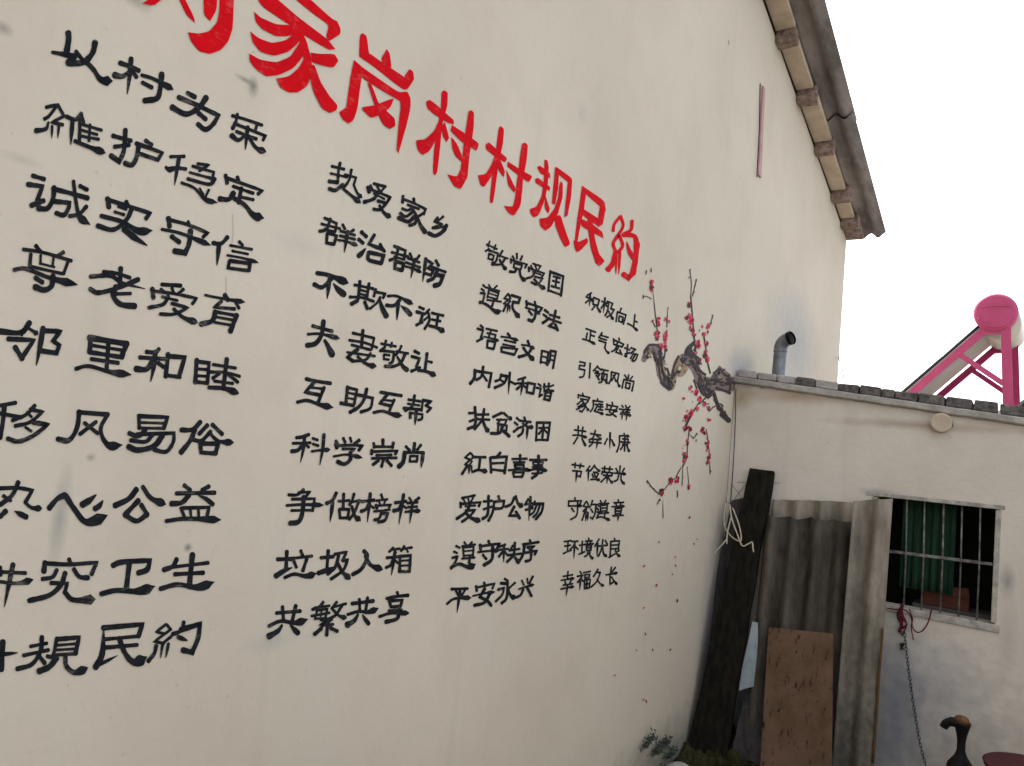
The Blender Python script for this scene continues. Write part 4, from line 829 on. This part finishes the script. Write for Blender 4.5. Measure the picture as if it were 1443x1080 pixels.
b = MB(); b.bar((a.x + .002, SY + .204, 1.036), (c.x - .003, SY + .19, 1.052), .05, .003, (0, 1, 0)); b.build('carton_flap', M_box, bx)

# ------------------------------------------------------------------ stove pipe
pb0 = aty(1096, 532, SY + .30); pb1 = aty(1101, 492, SY + .30)
px_, pz = (pb0.x + pb1.x) / 2, pb1.z
st = thing('stove_pipe', (px_, SY + .30, ctop(px_) + .04), 'grey metal stove pipe with a bent sooty top standing on the shed roof', 'chimney pipe')
r = .0395
b = MB(); b.tube([(px_ - .004, SY + .30, ctop(px_) + .038), (px_, SY + .30, pz)], r, 20, False); b.build('pipe_section', M_galv, st, True)
b = MB(); b.tube([(px_, SY + .30, pz - .022), (px_, SY + .30, pz - .018), (px_, SY + .30, pz - .010), (px_, SY + .30, pz - .006)], [r, r + .003, r + .003, r], 20, False); b.build('seam', M_galv, st, True)
elb = []
for k in range(9):
    a = R(80) * k / 8
    d = Vector((.93, -.37, 0)).normalized()
    Rr = .062
    elb.append(Vector((px_, SY + .30, pz)) + d * Rr * (1 - math.cos(a)) + Vector((0, 0, Rr * math.sin(a))))
elb.append(elb[-1] + (elb[-1] - elb[-2]).normalized() * .015)
b = MB(); b.tube(elb, r + .0015, 20, False); b.build('elbow', M_galv, st, True)
tt = (elb[-1] - elb[-2]).normalized()
b = MB(); b.tube([elb[-1] - tt * .004, elb[-1] + tt * .012], r + .004, 20, False); b.build('rim', M_hole, st, True)
b = MB(); b.tube([elb[-1] - tt * .03, elb[-1] - tt * .028], r, 20, True); b.build('dark_mouth_disc', M_hole, st)  # black disc stands in for the dark inside of the pipe

# wire off the gable corner
P = [aty(1181, 503, 7.45), aty(1186, 516, 7.2), aty(1189, 533, 6.9), aty(1190, 548, 6.6)]
b = MB(); b.tube(spline(P, 5), .004, 5); o = b.build('wire', M_wire, None, True); tag(o, 'thin loose wire sagging from the gable corner to the shed roof', 'wire')
# faded strip on gable
pa = gab(1074, 122); pb_ = gab(1068, 248)
b = MB(); b.hexa([(GX + .001, pb_.y - .02, pb_.z), (GX + .012, pb_.y - .02, pb_.z), (GX + .012, pb_.y + .04, pb_.z), (GX + .001, pb_.y + .04, pb_.z),
                  (GX + .001, pa.y - .01, pa.z), (GX + .010, pa.y - .01, pa.z), (GX + .010, pa.y + .035, pa.z), (GX + .001, pa.y + .035, pa.z)])
o = b.build('hanging_strip', M_pinkstrip, None); tag(o, 'narrow faded pink strip fixed upright high on the gable wall', 'strip')
b = MB(); b.tube([gab(1071.5, 118, .003), gab(1070, 180, .013), gab(1066.5, 250, .013)], .0035, 5); o = b.build('cord', M_wire, None); tag(o, 'thin dark cord running down beside the faded pink strip', 'cord')
# cable down the inner corner
P = [aty(1037, 548, SY - .012), aty(1036, 600, SY - .012), aty(1033, 660, SY - .012), aty(1029, 715, SY - .012), aty(1024, 770, SY - .012)]
b = MB(); b.tube(spline(P, 5), .0028, 5); o = b.build('cable', M_wire, None); tag(o, 'thin dark cable hanging down the inner corner between gable and shed', 'cable')

# ------------------------------------------------------------------ leaning stuff
def lean(yt, zt, yb): 
    t = Vector((0, yb - yt, -zt)); return (Vector((0, yt, zt)), t.cross(Vector((1, 0, 0))).normalized())
def slab(name, corners, plane, thick, m, parent=None, bevel=.004, cut=0, wob=0):
    """corners: px top-left, top-right, bottom-right, bottom-left on a leaning plane; thickness goes away from the camera"""
    P, N = plane
    if N.dot(CAM - P) < 0: N = -N
    Q = [hit(x, y, P, N) for x, y in corners]
    # run the long sides on down to the ground
    def down(a, b_):
        t = a.z / (a.z - b_.z); return a + (b_ - a) * t
    tl, tr, br, bl = Q; br = down(tr, br); bl = down(tl, bl)
    n = 14; V = []; Fs = []; m_ = 4
    for s in (0, 1):
        for j in range(n + 1):
            l = tl.lerp(bl, j / n); r_ = tr.lerp(br, j / n)
            for i in range(m_ + 1):
                p = l.lerp(r_, i / m_) - N * thick * s
                e = 1 if i in (0, m_) else 0
                if wob: p = p + (r_ - l).normalized() * e * wob * noise.noise(Vector((i * 3.1, j * .7, 5 + cut)))
                if cut and j == 0: p = p + Vector((0, 0, -cut * abs(noise.noise(Vector((i * 2.7, s * .4, 8))))))
                V.append(p)
    c = m_ + 1; K = (n + 1) * c
    for j in range(n):
        for i in range(m_):
            a = j * c + i; Fs.append((a, a + 1, a + c + 1, a + c)); Fs.append((K + a, K + a + c, K + a + c + 1, K + a + 1))
        a = j * c; Fs.append((a, a + c, K + a + c, K + a)); a = j * c + m_; Fs.append((a, K + a, K + a + c, a + c))
    for i in range(m_): Fs.append((i, K + i, K + i + 1, i + 1)); a = n * c + i; Fs.append((a, a + 1, K + a + 1, K + a))
    return mk(name, V, Fs, m, parent, False, bevel)
# grey board in the very corner, charred board in front of it
o = slab('board', ((1031, 705), (1056, 700), (1010, 1030), (962, 1030)), lean(SY - .03, 1.35, SY - .18), .022, M_greyb, wob=.004); tag(o, 'narrow weathered grey board leaning in the corner behind the charred board', 'board')
o = slab('board', ((1056, 659), (1091, 663), (1028, 1030), (973, 1030)), lean(SY - .05, 1.56, SY - .42), .035, M_char, cut=.030, wob=.010, bevel=.007); tag(o, 'tall charred black board leaning against the shed beside the corner', 'board')
o = slab('board', ((1050, 975), (1078, 975), (1072, 1078), (1026, 1078)), lean(SY - .12, .7, SY - .40), .02, M_greyb, wob=.006); tag(o, 'short dark grey offcut board standing between charred board and cement sheets', 'board')
def sheet(name, tl, tr, bl, plane, length, pitch, amp, m, label, phase=0, ragged=.004):
    P, N = plane
    a = hit(*tl, P, N); c = hit(*tr, P, N)
    if N.dot(CAM - P) < 0: N = -N
    u = (c - a).normalized(); v = N.cross(u)
    if v.z > 0: v = -v
    v = (hit(*bl, P, N) - a).normalized()
    L_ = min(length, a.z / abs(v.z))
    o = corrugated(name, a, u, v, (c - a).length, L_, pitch, amp, m, None, seg=12, phase=phase, rows=14, warp=.008, ragged=ragged, thick=.007)
    return tag(o, label, 'roofing sheet')
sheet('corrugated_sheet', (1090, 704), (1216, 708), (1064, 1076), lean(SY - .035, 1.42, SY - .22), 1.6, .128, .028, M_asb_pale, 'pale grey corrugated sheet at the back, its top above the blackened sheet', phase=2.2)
sheet('corrugated_sheet', (1079, 727), (1204, 736), (1044, 1078), lean(SY - .10, 1.36, SY - .32), 1.6, .125, .032, M_asb_dark, 'blackened corrugated cement sheet leaning in front of the pale one', phase=1.0, ragged=.008)
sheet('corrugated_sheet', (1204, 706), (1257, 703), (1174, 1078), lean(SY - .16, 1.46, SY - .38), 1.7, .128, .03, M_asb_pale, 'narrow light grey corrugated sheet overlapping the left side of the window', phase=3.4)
o = slab('plywood_board', ((1083, 884), (1174, 893), (1172, 1078), (1071, 1078)), lean(SY - .28, .90, SY - .52), .012, M_ply, bevel=.002); tag(o, 'short stained brown plywood board leaning on the blackened sheet', 'board')
# ochre strip
b = MB()
pl = lean(SY - .17, 1.4, SY - .36)
P = [hit(1244, 886, *pl), hit(1242, 915, *pl), hit(1238, 960, *pl), hit(1236, 1000, *pl), hit(1230, 1075, *pl)]
b.tube(spline(P, 4), .0065, 6); o = b.build('plastic_strip', M_orange, None, True); tag(o, 'thin ochre plastic strip hanging down the edge of the light grey sheet', 'strip')
# pale piece added for the bright wall seen through the gap
pl = lean(SY - .145, 1.36, SY - .36)
Q = [(1060, 876), (1068, 878), (1068, 905), (1066, 930), (1062, 968), (1052, 970), (1041, 974), (1046, 940), (1054, 905)]
P3 = [hit(x, y, *pl) for x, y in Q]; n = len(P3); Nn = Vector((0, .004, 0))
c = sum(P3, Vector()) / n
V = P3 + [c + Vector((0, -.01, 0))] + [p + Nn for p in P3] + [c + Vector((0, -.006, 0))]
Fs = [(i, (i + 1) % n, n) for i in range(n)] + [(n + 1 + (i + 1) % n, n + 1 + i, 2 * n + 1) for i in range(n)] + [(i, n + 1 + i, n + 1 + (i + 1) % n, (i + 1) % n) for i in range(n)]
o = mk('gap_piece', V, Fs, M_gap_pale, None); tag(o, 'pale bluish piece added for the bright wall gap between charred board and blackened sheet', 'gap piece')
# cream rope tangled over the charred board
pl = lean(SY - .07, 1.56, SY - .44)
def px_tube(name, pts, rad, m, plane, n=5): 
    bb = MB(); bb.tube(spline([hit(x, y, *plane) for x, y in pts], 6), rad, 6); return bb
ropes = [[(1022.5,709),(1020.6,739),(1029.4,755),(1042,763),(1044.5,757),(1041,739),(1034,720),(1031.8,716)],
         [(1029.4,711),(1031.8,730),(1040,753),(1046.8,769),(1055,766.7),(1060.7,764.4),(1061.9,772.5),(1063,778)],
         [(1031.8,730),(1027,750.5),(1026,766.7)], [(1027,759.7),(1018,770),(1008.6,780)]]
rb = MB()
for k, q in enumerate(ropes): rb.tube(spline([hit(x, y, *pl) + Vector((0, -.012 * k, 0)) for x, y in q], 6), .0042, 6)
o = rb.build('rope', M_rope, None, True); tag(o, 'tangled loops of cream rope over the top of the charred board', 'rope')
wb = MB()
for q in ([(1039, 680), (1054, 680), (1100, 681)], [(1020, 705), (1034, 713), (1046, 714)], [(1030, 682), (1044, 700), (1040, 712)], [(1052, 682), (1040, 696), (1030, 714)]):
    wb.tube(spline([aty(x, y, SY - .02) for x, y in q], 3), .0012, 4)
o = wb.build('wire', M_wire, None); tag(o, 'thin tangled wires strung between corner and charred board', 'wire')

# cords and chain at the window
zc = SY - .03
rc = MB()
for k in range(7):
    q = [(1271 + 2 * math.sin(k * 2), 850 + k), (1268 + 5 * math.sin(k * 3 + 1), 866), (1273 + 5 * math.sin(k * 2 + 2), 880), (1268 + 3 * math.cos(k), 896 - 2 * k)]
    rc.tube(spline([aty(x, y, zc - .003 * k) for x, y in q], 5), .0036, 5)
o = rc.build('red_cord', M_redcord, None, True); tag(o, 'knotted dark red cord hanging from the left bar of the shed window', 'cord')
rc = MB()
q = [(1250, 857), (1262, 859), (1276, 860), (1284, 870), (1286, 884), (1292, 891), (1300, 889), (1308, 877), (1313, 858)]
rc.tube(spline([aty(x, y, zc) for x, y in q], 5), .0034, 5)
rc.tube(spline([aty(x, y, zc - .006) for x, y in [(1281, 858), (1286, 872), (1284, 884), (1287, 902)]], 5), .003, 5)
o = rc.build('cord', M_redcord, None, True); tag(o, 'dark cord looped in a swag under the window sill', 'cord')
ch = MB()
pts = spline([aty(x, y, zc + .002) for x, y in [(1274, 885), (1278, 925), (1284, 970), (1290, 1010), (1297, 1050), (1306, 1085)]], 16)
ctr = thing('chain', pts[0], 'thin tarnished chain hanging from the window down the shed wall', 'chain')
L_ = 0; step = .018; acc = 0; k = 0
def link(c, t, flip):
    u = t.cross(Vector((0, 1, 0))).normalized(); w = t.cross(u)
    s = u if flip else (u * .35 + w * .9).normalized(); out = []
    n = 10
    for i in range(n + 1):
        a = 2 * math.pi * i / n; out.append(c + t * .0125 * math.cos(a) + s * .006 * math.sin(a))
    return out
for i in range(1, len(pts)):
    seg = (pts[i] - pts[i-1]); l = seg.length; pos = 0
    while acc + (l - pos) >= step:
        pos += step - acc; acc = 0
        bb = MB(); bb.tube(link(pts[i-1] + seg * (pos / l), seg.normalized(), k % 2), .0019, 5, False); bb.build('link', M_chain, ctr, True); k += 1
    acc += l - pos
tg = MB(); p = aty(1271, 911, zc - .004)
for k in range(4): tg.tube(spline([p + Vector((random.uniform(-.012, .012), 0, random.uniform(-.02, .02))) for _ in range(4)], 4), .0035, 5)
o = tg.build('ribbon_knot', M_orange, None, True); tag(o, 'small yellowish knotted scrap tied on the chain below the window', 'knot')

# ------------------------------------------------------------------ hand pump, basin
pc = hit(1356, 1020, (0, SY - .75, 0), (0, 1, 0)); y = SY - .75
sc_ = (aty(1400, 1020, y) - aty(1300, 1020, y)).length / 100
pu = thing('hand_pump', (pc.x, y, 0), 'slender necked black metal hand pump with a rusty brown top below the window', 'hand pump')
def lathe(cx_, cy_, prof, n=20):
    V = []; Fs = []
    for r_, z_ in prof:
        for k in range(n): a = 2 * math.pi * k / n; V.append((cx_ + r_ * math.cos(a), cy_ + r_ * math.sin(a), z_))
    for j in range(len(prof) - 1):
        for k in range(n): Fs.append((j*n+k, j*n+(k+1) % n, (j+1)*n+(k+1) % n, (j+1)*n+k))
    Fs += [tuple(range(n-1, -1, -1)), tuple((len(prof)-1)*n + k for k in range(n))]
    return V, Fs
z0 = pc.z
def zz(py): return aty(1356, py, y).z
V, Fs = lathe(pc.x, y, [(.062, 0), (.06, zz(1095)), (.052, zz(1088)), (18*sc_, zz(1078)), (9*sc_, zz(1066)), (6*sc_, zz(1058)), (6*sc_, zz(1045)), (7.5*sc_, zz(1036)), (10*sc_, zz(1027)), (12*sc_, zz(1021)), (12.5*sc_, zz(1018))])
mk('body', V, Fs, M_pump, pu, True)
V, Fs = lathe(pc.x - 1*sc_, y, [(11.5*sc_, zz(1018.4)), (10*sc_, zz(1013)), (8*sc_, zz(1010.5)), (3*sc_, zz(1009))])
mk('cap', V, Fs, M_rust, pu, True)
b = MB(); b.tube(spline([(pc.x - 7*sc_, y, zz(1020)), (pc.x - 17*sc_, y, zz(1022)), (pc.x - 23*sc_, y, zz(1027)), (pc.x - 25*sc_, y, zz(1032))], 4), [7.5*sc_]*4 + [6.5*sc_]*5 + [6*sc_]*4, 12); b.build('spout', M_pump, pu, True)
q = aty(1440, 1092, SY - .95); 
ba = thing('basin', (q.x + .06, SY - .95, 0), 'dark maroon plastic basin at the right edge, its rim just showing', 'basin')
V, Fs = lathe(q.x + .06, SY - .95, [(.13, 0), (.135, .01), (.155, q.z * .6), (.17, q.z), (.185, q.z + .012), (.187, q.z + .018), (.17, q.z + .014), (.15, q.z * .6), (.12, .03)], 32)
mk('bowl', V, Fs, M_basin, ba, True)
V, Fs = lathe(q.x + .06, SY - .95, [(.184, q.z + .019), (.190, q.z + .026), (.180, q.z + .026)], 32)
mk('rim', V, Fs, M_basin, ba, True)

# ------------------------------------------------------------------ rubble, moss and weeds at the wall foot
V = []; Fs = []; n = 110; m_ = 80
gx0, gx1 = GX + .004, GX + .95; gy0, gy1 = SY - .62, SY - .01
for j in range(m_ + 1):
    for i in range(n + 1):
        x = gx0 + (gx1 - gx0) * i / n; y = gy0 + (gy1 - gy0) * j / m_
        e = min(1, (n - i) / 30) * min(1, j / 26)
        h = .035 + .06 * noise.fractal(Vector((x * 14, y * 14, 1)), .8, 2, 6) + .03 * abs(noise.noise(Vector((x * 55, y * 55, 3)))) + .05 * (j / m_)
        V.append((x, y, -.03 + (h + .03) * e))
for j in range(m_):
    for i in range(n): a = j * (n + 1) + i; Fs.append((a, a + 1, a + n + 2, a + n + 1))
o = mk('mossy_rubble', V, Fs, M_moss, None, False); o['kind'] = 'stuff'; tag(o, 'low heap of mossy rubble at the foot of the boards', 'rubble')
wd = MB()
def leafclump(cx_, cy_, cz_, n, spread, size):
    for _ in range(n):
        c = Vector((cx_, cy_, cz_)) + Vector((abs(random.gauss(0, spread * .35)), random.gauss(0, spread), abs(random.gauss(0, spread * .7))))
        a = Vector((random.uniform(-1, 1), random.uniform(-1, 1), random.uniform(-.6, 1))).normalized() * size * random.uniform(.5, 1.2)
        b2 = a.cross(Vector((random.uniform(-1, 1), random.uniform(-1, 1), random.uniform(-1, 1)))).normalized() * size * .35
        wd.add([c - a, c + b2, c + a, c - b2], [(0, 1, 2, 3)])
for px, py, n_, sp in ((918, 1040, 60, .03), (928, 1055, 110, .035), (938, 1046, 80, .03), (910, 1050, 40, .02), (945, 1062, 90, .04)):
    p = gab(px, py, .03); leafclump(GX + .02, p.y, max(p.z - .02, .005), n_, sp, .014)
o = wd.build('weeds', M_leaf, None); o['kind'] = 'stuff'; tag(o, 'small straggly dark weeds growing at the foot of the gable wall', 'weeds')
for k, (px, py, r_) in enumerate(((905, 1078, .05), (935, 1082, .07), (960, 1080, .06), (985, 1072, .045))):
    g = hit(px, py, (0, 0, .01), (0, 0, 1)); 
    V, Fs = lathe(max(g.x, GX + r_ + .005), g.y, [(r_ * .9, -.01), (r_, r_ * .3), (r_ * .8, r_ * .6), (r_ * .3, r_ * .8)], 9)
    V = [Vector(v) + Vector((noise.noise(Vector(v) * 25) * .02, noise.noise(Vector(v) * 25 + Vector((5, 5, 5))) * .02, noise.noise(Vector(v) * 30) * .012)) for v in V]
    o = mk('stone', V, Fs, M_moss if k > 1 else M_mortar, None, False, .004)
    tag(o, ['pale mortar lump leftmost at the foot of the gable wall', 'large pale stone between the weeds and the picture edge', 'mossy stone right beside the weeds at the wall foot', 'small mossy stone nearest the charred board foot'][k], 'stone', 'stones at the foot of the gable wall')

# ------------------------------------------------------------------ building behind and the solar heater on it
bhz = 2.33
bh = thing('flat_roofed_outbuilding', (1.2, 10, 0), 'plain flat roofed outbuilding hidden behind the shed that carries the solar heater', 'building')
b = MB(); b.box((-1.2, 8.1, 0), (4.6, 12.5, bhz - .12)); b.build('walls', M_shed, bh)
b = MB(); b.box((-1.3, 8.0, bhz - .12), (4.7, 12.6, bhz)); b.build('roof_slab', M_mortar, bh)
Pf = CAM + ray(1403, 441) * 8.9
v = ray(1417, 473); Pr = CAM + v * ((Pf.z - CAM.z) / v.z)
ax = (Pr - Pf); ax.z = 0; LT = ax.length; ax.normalize(); print('tank length', LT, Pf, Pr)
sol_ = thing('solar_water_heater', (Pf.x, Pf.y, bhz), 'magenta framed solar water heater with a round tank on the roof behind the shed', 'solar water heater')
rad = 27.0 / 1060 * (Pf - CAM).length * ray(1403, 441).dot(MX @ Vector((0, 0, 1)))
LT = min(LT, 1.55)
def fp(px, py, k=0.0): return hit(px, py, Pf, ax) + ax * k
b = MB(); b.tube([Pf + ax * .03, Pf + ax * LT], rad * .985, 40); b.build('tank', M_tank, sol_, True)
b = MB(); b.tube([Pf - ax * .045, Pf - ax * .04, Pf - ax * .012, Pf + ax * .07], [rad * .80, rad * .90, rad * 1.0, rad * 1.0], 40); b.build('end_cap', M_magenta, sol_, False, bevel=.006)
uu = ax.cross(Vector((0, 0, 1))).normalized()
b = MB(); arc = [Pf - ax * .05 + uu * rad * .8 * math.cos(a) + Vector((0, 0, rad * .8 * math.sin(a))) for a in [R(t) for t in range(200, 345, 12)]]
b.tube(arc, .009, 6); b.build('embossed_ring', M_magenta, sol_, True)
b = MB(); arc = [Pf - ax * .048 + uu * rad * .62 * t + Vector((0, 0, rad * (.34 - .06 * abs(t)))) for t in (-1, -.5, 0, .5, 1)]
b.tube(arc, .008, 6); b.build('embossed_rib', M_magenta, sol_, True)
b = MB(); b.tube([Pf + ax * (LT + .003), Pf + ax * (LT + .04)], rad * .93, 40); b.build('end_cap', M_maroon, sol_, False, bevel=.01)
def drop(a, b_): # continue segment a->b to the roof
    t = (a.z - bhz) / (a.z - b_.z); return a + (b_ - a) * t
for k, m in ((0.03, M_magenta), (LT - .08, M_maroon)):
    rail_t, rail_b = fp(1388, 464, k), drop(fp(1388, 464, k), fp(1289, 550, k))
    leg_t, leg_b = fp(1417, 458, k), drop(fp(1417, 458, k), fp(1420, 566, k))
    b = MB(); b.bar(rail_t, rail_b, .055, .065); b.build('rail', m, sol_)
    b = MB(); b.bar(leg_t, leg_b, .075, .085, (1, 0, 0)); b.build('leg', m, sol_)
    b = MB(); b.bar(fp(1382, 467, k) + ax * .004, fp(1424, 464, k) + ax * .004, .075, .07); b.build('saddle', m, sol_)
    b = MB(); b.bar(fp(1354, 501, k) - ax * .03, fp(1414, 541, k) - ax * .03, .03, .05); b.build('brace', m, sol_)
# collector: back plate plus glass tubes above
tr_, br_ = fp(1386, 462, .1), drop(fp(1386, 462, .1), fp(1285, 549, .1))
nrm = (tr_ - br_).normalized().cross(ax).normalized()
if nrm.z < 0: nrm = -nrm
b = MB(); w_ = ax * (LT - .2)
Q = [br_, br_ + w_, tr_ + w_, tr_]
b.hexa([p + nrm * .035 for p in Q] + [p + nrm * .045 for p in Q]); b.build('reflector', M_tubes, sol_)
for k in range(16):
    o_ = ax * ((LT - .2) * (k + .5) / 16)
    b = MB(); b.tube([br_ + o_ + nrm * .062, tr_ + o_ + nrm * .062 + (tr_ - br_).normalized() * .12], .02, 10); b.build('glass_tube', M_glass_tube, sol_, True)

# rounded grey cowl beside the last bricks
p = aty(1440, 575, SY + .06)
rt = MB(); zb = ctop(p.x + .03) + .038; n = 16
for s in range(2): pass
V = []; Fs = []
for y_ in (SY + .0, SY + .28):
    for rr in (.085, .072):
        for k in range(n + 1):
            a = math.pi * k / n; V.append((p.x + .055 + rr * math.cos(a), y_, zb + .02 + rr * 1.05 * math.sin(a)))
c = n + 1
for k in range(n):
    Fs += [(k, k + 1, c + k + 1, c + k), (2*c + k, 3*c + k, 3*c + k + 1, 2*c + k + 1), (k, 2*c + k, 2*c + k + 1, k + 1), (c + k, c + k + 1, 3*c + k + 1, 3*c + k)]
Fs += [(0, c, 3*c, 2*c), (n, 2*c + n, 3*c + n, c + n)]
V = [Vector(v) + Vector((0, 0, -.0)) for v in V]
o = mk('ridge_tile', V, Fs, M_asb, None, True); tag(o, 'half round grey ridge tile lying on the shed roof past the bricks', 'tile')
